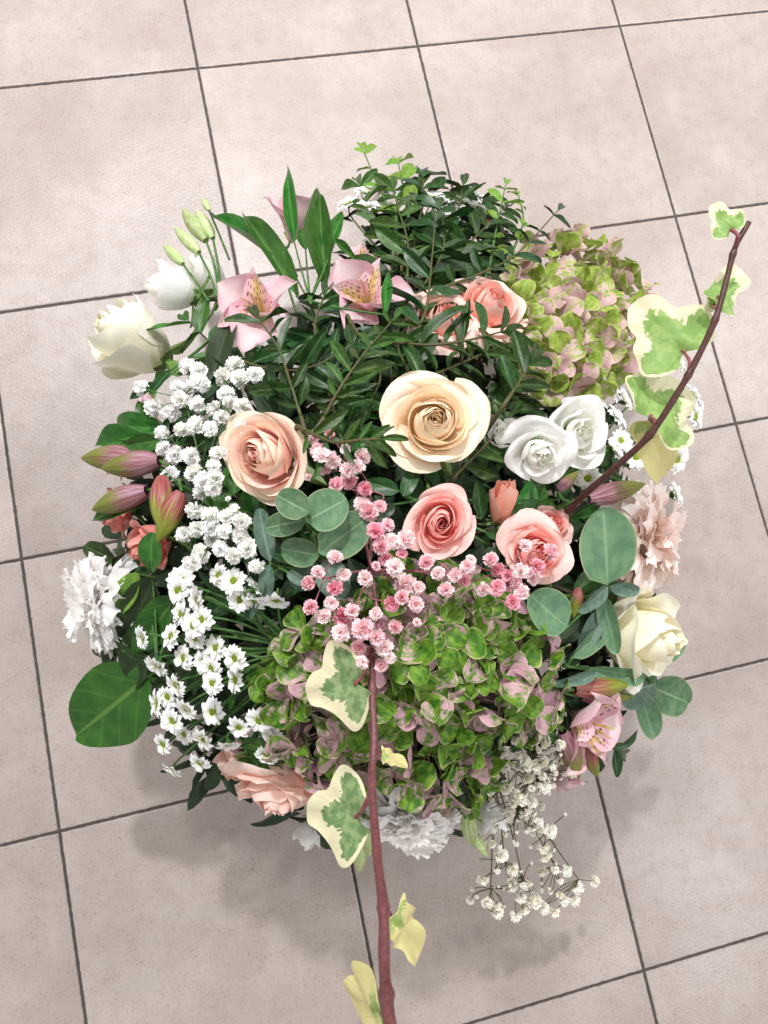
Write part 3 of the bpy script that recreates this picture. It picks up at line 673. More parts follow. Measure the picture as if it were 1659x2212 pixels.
alstro('open pink alstroemeria with streaked yellow throat below the long green leaves', 545, 640, 90, (-0.12, 0.25, 0.9), dz=0.03, seed=1, openn=.66, spin=.4)
alstro('open pink alstroemeria with many dark streaks beside the dark leaflets', 785, 618, 90, (-0.10, 0.30, 0.9), dz=0.03, seed=2, openn=.66, spin=.2)
alstro('pink alstroemeria seen from the side behind the long green leaves', 640, 450, 76, (0.2, 0.95, 0.1), dz=0.0, seed=3, openn=.45)
alstro('half hidden pink alstroemeria behind the streaked one, petals tipped rose', 790, 545, 48, (0.2, 0.6, 0.5), dz=-0.01, seed=4, openn=.7)
alstro('pale pink alstroemeria opening over the floor beyond the green hydrangea', 1305, 1590, 96, (0.55, -0.30, 0.7), dz=0.025, seed=5, openn=.75, spin=1.2)
alstro('rosy alstroemeria with a closed funnel under the fine gypsophila', 1228, 1690, 48, (0.3, -0.8, 0.3), dz=-0.03, seed=6, openn=.3)
alstro('washed-out pink alstroemeria behind the gypsophila above the buds', 300, 890, 52, (-0.75, 0.4, 0.3), dz=-0.05, seed=7, openn=.6)

def bud_cluster(label, root_px, items, dz, mat='alt_bud', leaves=()):
    p = pix(*root_px, dz); t = empty('alstroemeria_buds', p, label, 'alstroemeria buds', 'closed alstroemeria buds')
    for (bx, by, tx, ty, wr, m, dzz) in items:
        b, e, k = seg(bx, by, dz + dzz, tx, ty, dz + dzz); bud(t, b, e, wr * k, m, p)
    for (bx, by, tx, ty, wr, roll) in leaves:
        b, e, k = seg(bx, by, dz - .004, tx, ty, dz - .008); put_leaf(t, 'lance', b, e, wr * k * 1.1, M['leaf_mid'], roll=roll, up=BCK)
    stem_to_root(t, p, outward(p), 0.002)
bud_cluster('cluster of five green and mauve alstroemeria buds beside the white gypsophila', (372, 1040), [
    (300, 990, 174, 990, .42, 'alt_bud', 0.0), (345, 995, 218, 1012, .42, 'alt_bud', .012), (318, 1060, 198, 1102, .42, 'alt_bud', .006),
    (350, 1030, 345, 1145, .40, 'alt_bud_red', .018), (392, 1062, 340, 1172, .40, 'alt_bud_red', .01)], 0.03,
    leaves=[(345, 925, 196, 916, .42, 0), (340, 960, 175, 936, .22, .5), (350, 950, 265, 965, .5, -.3), (330, 1080, 190, 1118, .34, .3), (330, 1150, 318, 1245, .55, 0)])
bud_cluster('two brownish alstroemeria buds beside the soft cream rose', (1215, 1490), [
    (1240, 1490, 1362, 1478, .36, 'alt_bud_red', 0.004), (1255, 1505, 1368, 1505, .30, 'alt_bud', -.006)], 0.0)
bud_cluster('two green-striped alstroemeria buds under the fine gypsophila', (1190, 1560), [
    (1215, 1580, 1252, 1680, .42, 'alt_bud', 0.01), (1262, 1610, 1292, 1680, .40, 'alt_bud_red', 0)], -0.01)
bud_cluster('single pale alstroemeria bud with leaves at the foot of the dark ivy stem', (1230, 1085), [
    (1270, 1078, 1395, 1045, .36, 'alt_bud', 0.012), (1205, 1060, 1250, 1018, .4, 'alt_bud', 0.0)], 0.01,
    leaves=[(1235, 1115, 1352, 1056, .24, .5)])
bud_cluster('pink alstroemeria bud between the eucalyptus leaves', (1215, 1340), [
    (1250, 1270, 1238, 1335, .42, 'alt_bud_red', 0.0)], 0.0)
# lisianthus buds
t = empty('lisianthus_buds', pix(470, 610, 0), 'pale green lisianthus buds on long stalks above the open lisianthus', 'lisianthus buds', 'closed lisianthus buds')
for (bx, by, tx, ty, w, fx, fy) in ((445, 520, 393, 450, .38, 470, 610), (460, 515, 425, 452, .36, 474, 612), (430, 545, 375, 490, .34, 468, 640), (395, 570, 352, 528, .4, 450, 650), (452, 455, 437, 428, .5, 495, 560)):
    b, e, k = seg(bx, by, .02, tx, ty, .03); bud(t, b, e, w * k, 'bud_green', pix(fx, fy, 0))
stem_to_root(t, pix(470, 610, 0), outward(pix(470, 610)), .002)
t = empty('lisianthus_buds', pix(990, 1730, 0), 'slim green lisianthus bud beside the white carnation on the lower rim', 'lisianthus buds', 'closed lisianthus buds')
bud(t, *seg(1008, 1755, .0, 1022, 1830, -.01)[:2], .36, 'bud_green', pix(990, 1730, 0)); bud(t, *seg(1022, 1800, .0, 1055, 1852, -.01)[:2], .3, 'bud_green', pix(990, 1730, 0))
stem_to_root(t, pix(990, 1730, 0), outward(pix(990, 1730)), .002)
t = empty('lisianthus_buds', pix(785, 1745, 0), 'two green lisianthus buds hanging beside the ivy stem', 'lisianthus buds', 'closed lisianthus buds')
bud(t, *seg(788, 1755, .0, 798, 1850, -.01)[:2], .36, 'bud_green', pix(785, 1745, 0)); bud(t, *seg(778, 1820, -.02, 776, 1885, -.03)[:2], .35, 'bud_green', pix(785, 1745, 0))
stem_to_root(t, pix(785, 1745, 0), outward(pix(785, 1745)), .002)

# ------------------------------------------------------------------ gypsophila
def floret_mesh(seed, n=44, elong=1.0):
    r_ = random.Random(seed)
    pet = grid('p', 4, 2, lambda u, v: (u * (.13 + .30 * v ** .8) , v * (1 - .20 * u * u + (.12 if abs(u) == .5 else -.06) * (v > .9)), .10 * math.sin(u * 5) * v + .14 * v * v))
    ms = []
    for i in range(n):
        t = (i + .5) / n; tilt = 0.15 + 1.75 * t ** .7; a = i * 2.39996 + r_.uniform(-.4, .4)
        dv = Vector((math.sin(tilt) * math.cos(a) + r_.gauss(0, .15), math.sin(tilt) * math.sin(a) + r_.gauss(0, .15), math.cos(tilt) + r_.gauss(0, .15))).normalized()
        L = r_.uniform(.78, 1.02)
        ms.append((pet, frame(dv, Vector((-math.cos(a), -math.sin(a), .8)) + Vector((r_.gauss(0, .5), r_.gauss(0, .5), 0)), Vector((0, 0, -.35)), (L, L, L))))
    return join('floret', ms)
FM = [floret_mesh(s) for s in range(5)]
def gyp(label, pts, hubs, rpx, mat, stem_px, dz, seed, stem_mat='stem', jit=0.02, group='gypsophila sprays', twig=.00045):
    r_ = random.Random(seed); cx = sum(a for a, b in stem_px) / len(stem_px)
    c = pix(stem_px[0][0], stem_px[0][1], dz - .05); root = empty('gypsophila', c, label, 'gypsophila', group)
    hub = [pix(h[0], h[1], dz - (h[2] if len(h) > 2 else .02)) for h in hubs]; runs = []
    for h in hub: runs.append((curve_pts([c, (c + h) / 2 + Vector((0, 0, .006)), h], 4), twig * 2, twig * 1.4))
    for q in pts:
        x, y = q[0], q[1]; s = (q[2] if len(q) > 2 else 1.0) * r_.uniform(.86, 1.12)
        p = pix(x, y, dz + r_.uniform(-jit, jit * .4)); R = rpx * s * depth(p) / FPX
        h = min(hub, key=lambda w: (w - p).length)
        n = (outward(p) * .4 + BCK * .7 + (p - h).normalized() * .5 + Vector((r_.gauss(0, .3), r_.gauss(0, .3), 0))).normalized()
        if s < .62 and r_.random() < .5: R *= .6
        part('floret', FM[r_.randrange(5)], root, M[mat], parent_inv(root) @ axis(n, p, r_.uniform(0, 6), R))
        m = (h + p) / 2 + Vector((r_.gauss(0, .003), r_.gauss(0, .003), -.003))
        runs.append((curve_pts([h, m, p - n * R * .5], 4), twig, twig))
    runs = [([v - root.location for v in a], b, d) for a, b, d in runs]
    part('twigs', tubes('twigs', runs, 5), root, M[stem_mat]); stem_to_root(root, c, outward(c), .0012, mat=stem_mat)
def T(L, ox, oy, k): return [(ox + k * q[0], oy + k * q[1]) + tuple(q[2:]) for q in L]
G1 = T([(520, 1460), (930, 1330), (870, 1310), (940, 1420), (870, 1450), (1090, 1380), (1170, 1290), (1210, 1385), (1320, 1370), (1115, 1500), (800, 1540), (915, 1575), (610, 1610), (735, 1640),
        (1030, 1610), (1090, 1665), (1235, 1600), (665, 1775), (810, 1745), (895, 1715), (1005, 1745), (1230, 1735), (680, 1880), (770, 1930), (875, 1940), (1060, 1910), (1030, 2000), (730, 2070),
        (890, 2040), (1040, 2090), (960, 2110), (775, 1460), (1140, 1560)], 138.3, 380.2, .3125)
G1 += T([(925, 770), (1035, 790), (1150, 800), (1250, 830), (1190, 770), (935, 900), (1040, 960), (1245, 935), (1290, 1020), (960, 1060), (1190, 1080), (910, 1130), (1355, 1155), (1160, 680, .5),
         (850, 930), (1130, 900), (1060, 600), (960, 640), (1100, 1030), (1040, 880)], 129.6, 864, .3125)
gyp('spray of white gypsophila between the peach rose and the alstroemeria buds', G1, [(400, 860), (450, 950), (380, 960), (440, 1060), (460, 1150), (500, 860), (520, 1180)], 21.5, 'gyp_white', [(440, 1020)], .045, 1)
G2 = T([(420, 100), (490, 140, 1.2), (440, 190), (400, 70), (715, 110, 1.2), (670, 175), (600, 210), (520, 300), (610, 280, 1.2), (725, 340), (330, 255, .6), (590, 60, .7), (830, 460), (750, 500, 1.2),
        (700, 440), (800, 620, 1.2), (890, 580), (840, 735, 1.1), (1010, 690, 1.2), (920, 700, 1.1), (520, 800, 1.1), (395, 915), (580, 930, 1.1), (325, 990, 1.1), (520, 1025), (730, 950, 1.1),
        (935, 880, 1.3), (1010, 1000, 1.4), (1100, 1020), (870, 830), (1150, 840, 1.1), (1225, 920), (1440, 880), (1355, 935), (1420, 970), (1285, 1035), (980, 780, .8),
        (490, 1130), (345, 1160, 1.1), (435, 1220), (910, 1140, 1.1), (1085, 1140, 1.1), (570, 1230, 1.2), (640, 1180), (710, 1310, 1.6), (560, 1340, 1.2), (820, 1370, 1.2), (940, 1290, 1.1),
        (800, 1200), (1090, 1260, .6), (680, 1440), (860, 1440, 1.1), (900, 1510), (835, 1560), (700, 1540), (800, 870, .7), (980, 1090), (365, -15, .8), (480, -50, .6), (640, 1290)], 561.6, 950.4, .3125)
gyp('spray of pink gypsophila in front of the pink rose above the green hydrangea', G2, [(797, 1190), (800, 1270), (760, 1330), (700, 1250), (860, 1250), (800, 1060), (760, 1010), (960, 1240), (820, 1360)], 17.8, 'gyp_pink', [(800, 1230)], .055, 2, 'stem_pink')
G2c = T([(195, 630), (245, 700), (390, 710), (420, 540, .8), (590, 590), (500, 680), (150, 830), (240, 820), (310, 740), (400, 850, 1.1), (340, 910), (310, 800), (480, 760), (50, 680), (20, 770), (360, 780), (70, 640, .7)], 993.6, 993.6, .3385)
gyp('small spray of pink gypsophila lying on the lower pink rose', G2c, [(1075, 1235), (1130, 1240), (1150, 1190)], 18.5, 'gyp_pink', [(1090, 1260)], .055, 3, 'stem_pink')
r3 = random.Random(5)
G3 = T([(1360, 500), (1350, 570), (1300, 640), (1360, 640), (1220, 700), (1480, 670), (1410, 655), (1320, 740), (1400, 750), (1330, 820), (1230, 870), (1150, 880), (1410, 870), (1540, 790), (1300, 930),
        (1270, 910), (1350, 940), (1240, 990), (1380, 1030), (1435, 1070), (1400, 1150), (1210, 1180), (1405, 1185), (1395, 1255, .8), (1260, 1250), (1310, 1320), (1255, 1320), (1510, 1255), (1120, 1295),
        (1360, 1390, 1.3), (1290, 1380), (1400, 1430), (1450, 1445), (1495, 1390), (1545, 1395), (1555, 1335), (1640, 1295), (1190, 1450), (1140, 1400), (1310, 1430), (1270, 1465), (1060, 1390, .6), (1180, 1420), (1090, 1370, .5),
        (1165, 560), (1290, 560)], 518.4, 1296, .4687)
for k in range(130):
    tt = r3.random(); G3.append((1140 + 45 * math.sin(tt * 5) * .3 + r3.gauss(0, 34), 1600 + 210 * tt + r3.gauss(0, 12), r3.uniform(.25, .7)))
for k in range(50):
    G3.append((1130 + r3.gauss(0, 62), 1900 + r3.gauss(0, 38), r3.uniform(.2, .6)))
gyp('loose trailing spray of fine ivory gypsophila hanging over the lower rim', G3, [(1120, 1600), (1150, 1680), (1120, 1740), (1180, 1800), (1090, 1860), (1130, 1900), (1200, 1870), (1060, 1920), (1250, 1900), (1140, 1640)], 15, 'gyp_ivory', [(1060, 1640)], .0, 4, 'stem_olive', .015, twig=.0004)

# ------------------------------------------------------------------ daisies
def daisy_mesh(seed, n=15, droop=.1):
    r_ = random.Random(seed)
    pet = grid('p', 4, 5, lambda u, v: (u * (.07 + .20 * math.sin(PI * min(1, v * .9 + .12)) ** .7), .28 + v * .72 * (1 - .06 * u * u), .09 * math.sin(PI * v) + (u * u) * .07))
    ms = []
    for i in range(n):
        a = 2 * PI * i / n + r_.uniform(-.12, .12); el = r_.uniform(-.1, .22) - droop; L = r_.uniform(.86, 1.06)
        ms.append((pet, frame(Vector((math.cos(a) * math.cos(el), math.sin(a) * math.cos(el), math.sin(el))), Vector((0, 0, 1)), Vector((0, 0, .0 + .012 * (i % 2))), (L, L, L))))
    for i in range(6):
        a = r_.uniform(0, 6.28); ms.append((pet, frame(Vector((math.cos(a), math.sin(a), .35)), Vector((0, 0, 1)), Vector((0, 0, .02)), (.8, .85, .8))))
    return join('petals', ms)
DM = [daisy_mesh(s, 14 + s % 3, .0 + .08 * (s % 3)) for s in range(5)]
def bumpy_eye(u, v):
    th = PI * u; r = .30 * math.sin(v * PI / 2); z = .14 * math.cos(v * PI / 2) + .012 * math.sin(th * 9) * math.sin(v * 20) - .05 * (1 - v) ** 2
    return (r * math.cos(th), r * math.sin(th), z)
EM = grid('daisy_eye', 18, 6, bumpy_eye)
CM = grid('calyx', 10, 5, lambda u, v: ((.06 + .30 * v ** .6) * math.cos(PI * u), (.06 + .30 * v ** .6) * math.sin(PI * u), -.30 + .30 * v))
def daisies(label, pts, rpx, root_px, dz, seed, tow=.5, group='sprays of white daisies', hub=None, jit=.012):
    r_ = random.Random(seed); c = pix(*root_px, dz - .03); root = empty('daisy_spray', c, label, 'daisies', group); runs = []
    for q in pts:
        x, y = q[0], q[1]; p = pix(x, y, dz + r_.uniform(-jit, jit)); R = rpx * depth(p) / FPX * r_.uniform(.85, 1.08)
        if len(q) > 2: n = (V(*q[2]) + BCK * .45).normalized()
        else: n = (outward(p) * .8 + BCK * tow + (p - c).normalized() * .2 + Vector((r_.gauss(0, .22), r_.gauss(0, .22), 0))).normalized()
        A = parent_inv(root) @ axis(n, p, r_.uniform(0, 6), R)
        fl = part('daisy', EM, root, M['daisy_eye'], A)
        part('petals', DM[r_.randrange(5)], fl, M['daisy'], Matrix.Identity(4))['kind'] = 'stuff'
        part('calyx', CM, fl, M['stem'], Matrix.Identity(4))
        st = [c, (c + p) / 2 + Vector((r_.gauss(0, .004), r_.gauss(0, .004), -.006)), p - n * R * .8 - Vector((0, 0, .004)), p - n * R * .2]
        runs.append(([v - root.location for v in curve_pts(st, 4)], .0011, .0009))
        if r_.random() < .45:
            b = st[1].lerp(st[2], .5); e = b + (p - c).normalized() * R * 1.2 + Vector((r_.gauss(0, .006), r_.gauss(0, .006), .002))
            put_leaf(root, 'lance', b, e, .35, M['leaf_mid'])
    part('flower_stalks', tubes('flower_stalks', runs, 6), root, M['stem']); stem_to_root(root, c, outward(c), .0025)
S = 'side'
D1 = T([(715, 120, (.3, .2, .7)), (940, 90), (1030, 125), (1070, 235), (700, 180), (815, 235, (-.8, -.1, .3)), (1150, 240, (-.1, -.8, .2)), (1280, 235, (-.1, -.9, .3)), (720, 320), (845, 350), (660, 455), (805, 465),
        (490, 460, (-.8, -.2, .35)), (580, 620, (-.5, -.6, .35)), (925, 520), (735, 580), (855, 600), (1040, 580), (1040, 710, (-.7, 0, .3)), (905, 730), (690, 740, (-.6, -.4, .4)), (640, 810), (750, 880, (-.5, -.6, .4)), (575, 850, (-.9, 0, .2)),
        (905, 900), (670, 950), (740, 1030), (1180, 950), (1060, 990), (850, 1060, (-.5, -.5, .3)), (610, 1090, (-.6, -.3, .5)), (1265, 1050), (1225, 1150), (830, 1200, (-.3, -.6, .5)), (665, 1240, (-.5, -.8, .1)),
        (1000, 1090, (.1, -.8, .2)), (900, 640), (790, 390), (1150, 165, (.2, .2, -.2))], 129.6, 1209.6, .36456)
daisies('big spray of white daisies on green stalks beside the green hydrangea', D1, 31, (640, 1400), .015, 1)
D2 = T([(775, 1275), (850, 1330), (690, 1340), (800, 1430), (830, 1570, (.3, .2, .8)), (925, 1665, (.1, -.2, 1)), (640, 1790, (-.4, 0, .8)), (1170, 1110, (.7, .5, .2)), (1240, 1340, (.8, .3, .2)), (1275, 1430, (.8, 0, .3)), (1190, 1580, (.8, .2, .2)),
        (1165, 1680, (.5, -.2, .6)), (1150, 1890, (.8, .2, .2)), (1260, 1290, (.8, .5, .1)), (790, 1630), (740, 1240), (1290, 1400, (.9, .1, .2))], 1036.8, 380.2, .36456)
daisies('spray of white daisies behind the ivy leaves and the white lisianthus pair', D2, 31, (1250, 1010), -.005, 2)
D3 = T([(470, 470, (-.3, .8, .3)), (600, 490, (-.1, .8, .3)), (720, 500, (0, .8, .3)), (720, 380, (0, .8, .3)), (820, 400, (.1, .8, .3)), (880, 420, (.1, .8, .3)), (1060, 430, (0, .8, .3)), (1110, 460), (1210, 500), (1260, 460), (1170, 600, (.2, .2, .8)),
        (1340, 420, (.2, .8, .3)), (1380, 500), (1310, 540), (600, 395, (-.1, .8, .2)), (1240, 540)], 604.8, 293.8, .3125)
daisies('spray of white daisies at the far rim behind the dark leafy twigs', D3, 29, (880, 600), -.01, 3)

# ------------------------------------------------------------------ leafy branches
def branch(name, label, path, dz, leaves, mat, kind='ellip', L=40, wr=.34, spread=.9, group=None, cat='leafy twig', start=.12, stem_mat='stem', r=.0012, alt=False, root=True, jit=.25, tipleaf=True, rollj=.5, taper=.25):
    """path: picture points with extra height; leaves: number of pairs along it; L: leaf length in picture units"""
    pts = [pix(q[0], q[1], dz + (q[2] if len(q) > 2 else 0)) for q in path]
    t = empty(name, pts[0], label, cat, group); cv = curve_pts(pts, 8)
    part('twig', tubes('twig', [([p - t.location for p in cv], r * 1.3, r * .6)]), t, M[stem_mat])
    n = len(cv)
    for k in range(leaves):
        f = start + (1 - start) * k / max(1, leaves - 1) * .97; idx = min(n - 2, int(f * (n - 1))); p = cv[idx]; d = (cv[idx + 1] - cv[idx]).normalized()
        nrm = (outward(p) * .5 + BCK * .7).normalized(); sd = d.cross(nrm).normalized()
        for s in ((-1, 1) if not alt else ((-1) ** k,)):
            if rnd.random() < .08: continue
            Lw = L * depth(p) / FPX * (1 - taper * f) * rnd.uniform(.62, 1.25)
            spr = spread + rnd.uniform(-.3, .25)
            dv = (d * math.cos(spr) + sd * s * math.sin(spr) + nrm * rnd.uniform(-jit, jit)).normalized()
            put_leaf(t, kind, p, p + dv * Lw, wr * rnd.uniform(.9, 1.15), M[mat], roll=rnd.uniform(-rollj, rollj), up=nrm)
    if tipleaf: put_leaf(t, kind, cv[-1], cv[-1] + (cv[-1] - cv[-3]).normalized() * L * .8 * depth(cv[-1]) / FPX, wr, M[mat])
    if root: stem_to_root(t, pts[0], outward(pts[0]) * .3 + (pts[1] - pts[0]).normalized() * .5, r * 1.5, mat=stem_mat)
    return t
LT = 'dark lentisk twigs'
BR = [
 ('dark leafy twig standing up between the coral roses and the streaked alstroemeria', [(900, 720), (922, 660, .02), (930, 590, .035), (940, 480, .03)], .02, 6, 62, .34, 'lentisk'),
 ('long dark twig reaching to the far rim above the coral roses', [(880, 640), (930, 560, .01), (985, 470, .01), (1000, 400, 0)], .0, 8, 44, .36, 'lentisk'),
 ('dark twig with narrow leaflets lying over the coral roses', [(850, 740), (930, 745, .02), (1010, 735, .03), (1090, 715, .03)], .03, 6, 66, .28, 'lentisk'),
 ('leafy rosette of dark oval leaflets in front of the pale hydrangea', [(1105, 850), (1125, 820, .01), (1145, 785, .02)], .045, 4, 74, .36, 'lentisk'),
 ('dark twig reaching out past the coral rose to the hydrangea', [(960, 620), (1040, 590, .01), (1120, 545, .015), (1205, 455, .02)], .05, 9, 44, .34, 'lentisk'),
 ('dark twig above the peach rose running up to the pink alstroemeria', [(650, 900), (625, 820, .02), (600, 750, .02), (560, 690, .02)], .03, 6, 60, .34, 'lentisk'),
 ('dark twig between the alstroemerias and the cream rose', [(700, 900), (740, 830, .02), (790, 760, .03), (850, 690, .03)], .02, 8, 58, .32, 'lentisk'),
 ('dark twig with narrow leaflets arching above the peach rose', [(520, 780), (600, 800, .01), (680, 790, .02), (770, 740, .03)], .0, 7, 60, .34, 'lentisk'),
 ('low dark twig crossing just beneath the cream rose above the pink gypsophila', [(660, 930), (720, 955, .02), (780, 950, .03), (822, 948, .03)], .045, 6, 52, .30, 'lentisk'),
 ('dark leaflets under the cream rose next to the white lisianthus', [(1000, 1010), (1050, 960), (1100, 900)], -.01, 5, 50, .36, 'lentisk'),
 ('dark twig filling the space between the two open alstroemerias', [(690, 760), (680, 700, .01), (700, 640, .01)], .0, 5, 62, .34, 'lentisk'),
 ('dark twig at the far rim to the side of the white daisies', [(860, 560), (830, 500), (790, 440), (775, 400)], .0, 7, 46, .4, 'lentisk'),
 ('dark twig climbing behind the coral rose to the far daisies', [(930, 600), (960, 520), (940, 440), (905, 400)], .0, 8, 46, .4, 'lentisk'),
 ('dark twig beside the cream rose in front of the lisianthus', [(760, 700), (820, 800), (800, 870)], .005, 7, 56, .34, 'lentisk'),
 ('bushy dark twig spreading at the far rim below the bright upright leaves', [(880, 600), (880, 520, .01), (860, 450, .01), (850, 410, 0)], .012, 8, 50, .4, 'lentisk'),
 ('bushy dark twig leaning over the far daisies toward the hydrangea', [(960, 600), (1010, 530, .01), (1060, 480, .01), (1090, 450, 0)], .01, 8, 48, .4, 'lentisk'),
 ('dark twig in front of the far daisies with upright glossy leaflets', [(900, 640), (950, 560, .01), (960, 500, .015), (950, 450, .01)], .015, 8, 52, .4, 'lentisk'),
 ('dark twig low behind the streaked alstroemeria at the far rim', [(840, 640), (850, 570), (900, 500), (930, 440)], -.02, 8, 60, .45, 'lentisk'),
 ('dark twig low behind the coral roses at the far rim', [(980, 660), (1010, 580), (1020, 520), (1040, 440)], -.02, 8, 60, .45, 'lentisk'),
 ('glossy dark twig rising just above the cream rose petals', [(880, 800), (860, 740, .01), (900, 680, .02)], .0, 6, 60, .36, 'lentisk'),
 ('glossy dark twig above the ivory cream rose toward the hydrangea', [(960, 800), (1030, 770, .01), (1100, 740, .01)], .005, 6, 62, .36, 'lentisk'),
 ('dark twig in the shade between peach rose and cream rose', [(740, 960), (720, 880), (700, 820)], -.01, 6, 56, .4, 'lentisk'),
]
for lab, path, dz, n, L, wr, k in BR:
    branch('leafy_twig', lab, path, dz, n, rnd.choice(('leaf_lentisk', 'leaf_lentisk', 'leaf_dark', 'leaf_olive')), 'ellip', L * rnd.uniform(1.5, 1.85), wr * rnd.uniform(.74, .95), group=LT, rollj=.8, jit=.35, stem_mat='stem_olive')
branch('leafy_twig', 'light green privet-like twig at the far rim beside the daisies', [(1060, 560), (1075, 480, 0), (1092, 400, 0)], .02, 5, 'leaf_light', 'ellip', 56, .42, group='light green twigs')
branch('leafy_twig', 'olive twig with upright tip at the far rim above the hydrangea', [(1100, 560), (1130, 480, 0), (1120, 420, 0)], .01, 6, 'leaf_light', 'lance', 48, .32, group='light green twigs', spread=.45)
branch('leafy_twig', 'light green twig with bronze tip at the far rim in front of the daisies', [(850, 470), (812, 390, 0), (785, 325, 0)], .01, 4, 'leaf_light', 'ellip', 66, .42, group='light green twigs', spread=.6)
branch('leafy_twig', 'upright pair of bright leaves at the far rim above the daisies', [(880, 450), (868, 390, 0), (860, 350, 0)], .01, 3, 'leaf_light', 'ellip', 66, .45, group='light green twigs', spread=.5)
branch('leafy_twig', 'small twig of yellow-green leaves next to the shaded eucalyptus', [(1110, 1330), (1130, 1380, 0), (1150, 1400, 0)], .005, 3, 'leaf_light', 'ellip', 70, .40, group='light green twigs', spread=.9)
branch('leafy_twig', 'dark twig at the lower rim under the green hydrangea', [(900, 1640), (930, 1690), (980, 1730)], -.02, 5, 'leaf_dark', 'ellip', 55, .4, group='glossy dark leaves')
branch('leafy_twig', 'glossy dark leaves under the daisies above the blush pink rose', [(620, 1560), (590, 1600), (560, 1650)], -.02, 4, 'leaf_mid', 'broad', 80, .5, group='glossy dark leaves')
branch('leafy_twig', 'dark twig with one notched leaf rising highest at the far rim', [(900, 500), (915, 430, 0), (912, 375, 0)], .012, 4, 'leaf_dark', 'ellip', 74, .5, group=LT, stem_mat='stem_olive')
branch('leafy_twig', 'rust-tinted twig amid the far daisies', [(960, 520), (1010, 490), (1050, 480)], .012, 2, 'rust_leaf', 'ellip', 34, .4, group='rusty leaf twigs', spread=.7)

# long alstroemeria leaves and other single-stem leaves
def leafset(name, label, items, cat='leaves', group=None, root_px=None, dz=0, stem_mat='stem', st=True):
    """items: (base x, y, dz, tip x, y, dz, width ratio, kind, material, roll)"""
    rp = pix(*(root_px or items[0][:2]), dz - .01); t = empty(name, rp, label, cat, group)
    runs = []
    for (bx, by, bz, tx, ty, tz, wr, kind, mat, roll) in items:
        b, e, k = seg(bx, by, dz + bz, tx, ty, dz + tz); put_leaf(t, kind, b, e, wr * k * (1.12 if kind == 'lance' else 1.05), M[mat], roll=roll, up=BCK + outward(b) * .15, var=rnd.choice((0, 3)))
        if (b - rp).length > .002: runs.append(([v - t.location for v in curve_pts([rp, (rp + b) / 2 - Vector((0, 0, .003)), b], 4)], .0012, .0009))
    if runs: part('leaf_stalks', tubes('leaf_stalks', runs), t, M[stem_mat])
    if st: stem_to_root(t, rp, outward(rp), .0018, mat=stem_mat)
    return t
leafset('alstroemeria_leaves', 'long lance-shaped green leaves between the pink alstroemerias', [
    (640, 640, 0, 525, 440, .02, .27, 'lance', 'leaf_mid', .2), (640, 600, -.01, 452, 437, 0, .22, 'lance', 'leaf_mid', .3),
    (705, 625, 0, 682, 392, .03, .24, 'lance', 'leaf_mid', -.1), (635, 520, 0, 625, 385, .03, .24, 'lance', 'leaf_mid', 0),
    (660, 540, -.01, 648, 490, .01, .5, 'lance', 'leaf_mid', 0), (700, 560, -.01, 740, 450, 0, .3, 'lance', 'leaf_mid', 0), (725, 520, -.02, 770, 560, 0, .3, 'lance', 'leaf_mid', 0),
    (830, 680, 0, 835, 600, .02, .3, 'lance', 'leaf_mid', .2)], 'leaves', root_px=(670, 650), dz=.02)
leafset('broad_leaf_branch', 'large round green leaf reaching out over the floor by the daisies', [
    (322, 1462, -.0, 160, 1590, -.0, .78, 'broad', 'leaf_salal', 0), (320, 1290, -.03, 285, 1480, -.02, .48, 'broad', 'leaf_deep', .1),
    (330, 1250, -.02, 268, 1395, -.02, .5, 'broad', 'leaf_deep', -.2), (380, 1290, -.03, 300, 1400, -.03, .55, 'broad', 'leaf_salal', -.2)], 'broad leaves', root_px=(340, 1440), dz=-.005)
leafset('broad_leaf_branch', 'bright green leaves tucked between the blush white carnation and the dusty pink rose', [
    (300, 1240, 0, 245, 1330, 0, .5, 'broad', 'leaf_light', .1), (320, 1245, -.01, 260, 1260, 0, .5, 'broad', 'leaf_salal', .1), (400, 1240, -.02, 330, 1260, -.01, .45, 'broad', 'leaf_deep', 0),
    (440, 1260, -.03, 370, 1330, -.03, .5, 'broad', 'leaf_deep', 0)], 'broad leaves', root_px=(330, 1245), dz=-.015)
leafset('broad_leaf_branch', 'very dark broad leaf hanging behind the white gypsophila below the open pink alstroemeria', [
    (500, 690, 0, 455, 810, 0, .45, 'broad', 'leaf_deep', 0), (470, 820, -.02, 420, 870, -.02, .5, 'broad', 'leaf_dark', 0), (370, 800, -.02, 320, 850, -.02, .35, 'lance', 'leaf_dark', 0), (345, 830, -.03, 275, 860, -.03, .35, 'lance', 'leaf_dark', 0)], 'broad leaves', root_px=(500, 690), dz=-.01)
EG = 'eucalyptus sprigs'
leafset('eucalyptus_sprig', 'sprig of round blue-green eucalyptus leaves between the peach rose and the pink rose', [
    (668, 1108, .03, 600, 1070, .036, .85, 'round', 'eucalyptus', 0), (660, 1125, .02, 745, 1080, .02, .95, 'round', 'eucalyptus', 0), (662, 1122, .012, 575, 1140, .014, .62, 'round', 'eucalyptus', .1),
    (690, 1195, 0, 790, 1120, .0, .75, 'round', 'eucalyptus', .2), (690, 1200, -.005, 612, 1185, -.005, .8, 'round', 'eucalyptus', -.2), (700, 1210, -.01, 740, 1290, -.01, .8, 'round', 'eucalyptus_grey', 0), (680, 1210, -.02, 640, 1270, -.02, .8, 'round', 'eucalyptus_grey', 0)],
    'eucalyptus', EG, (672, 1150), .03)
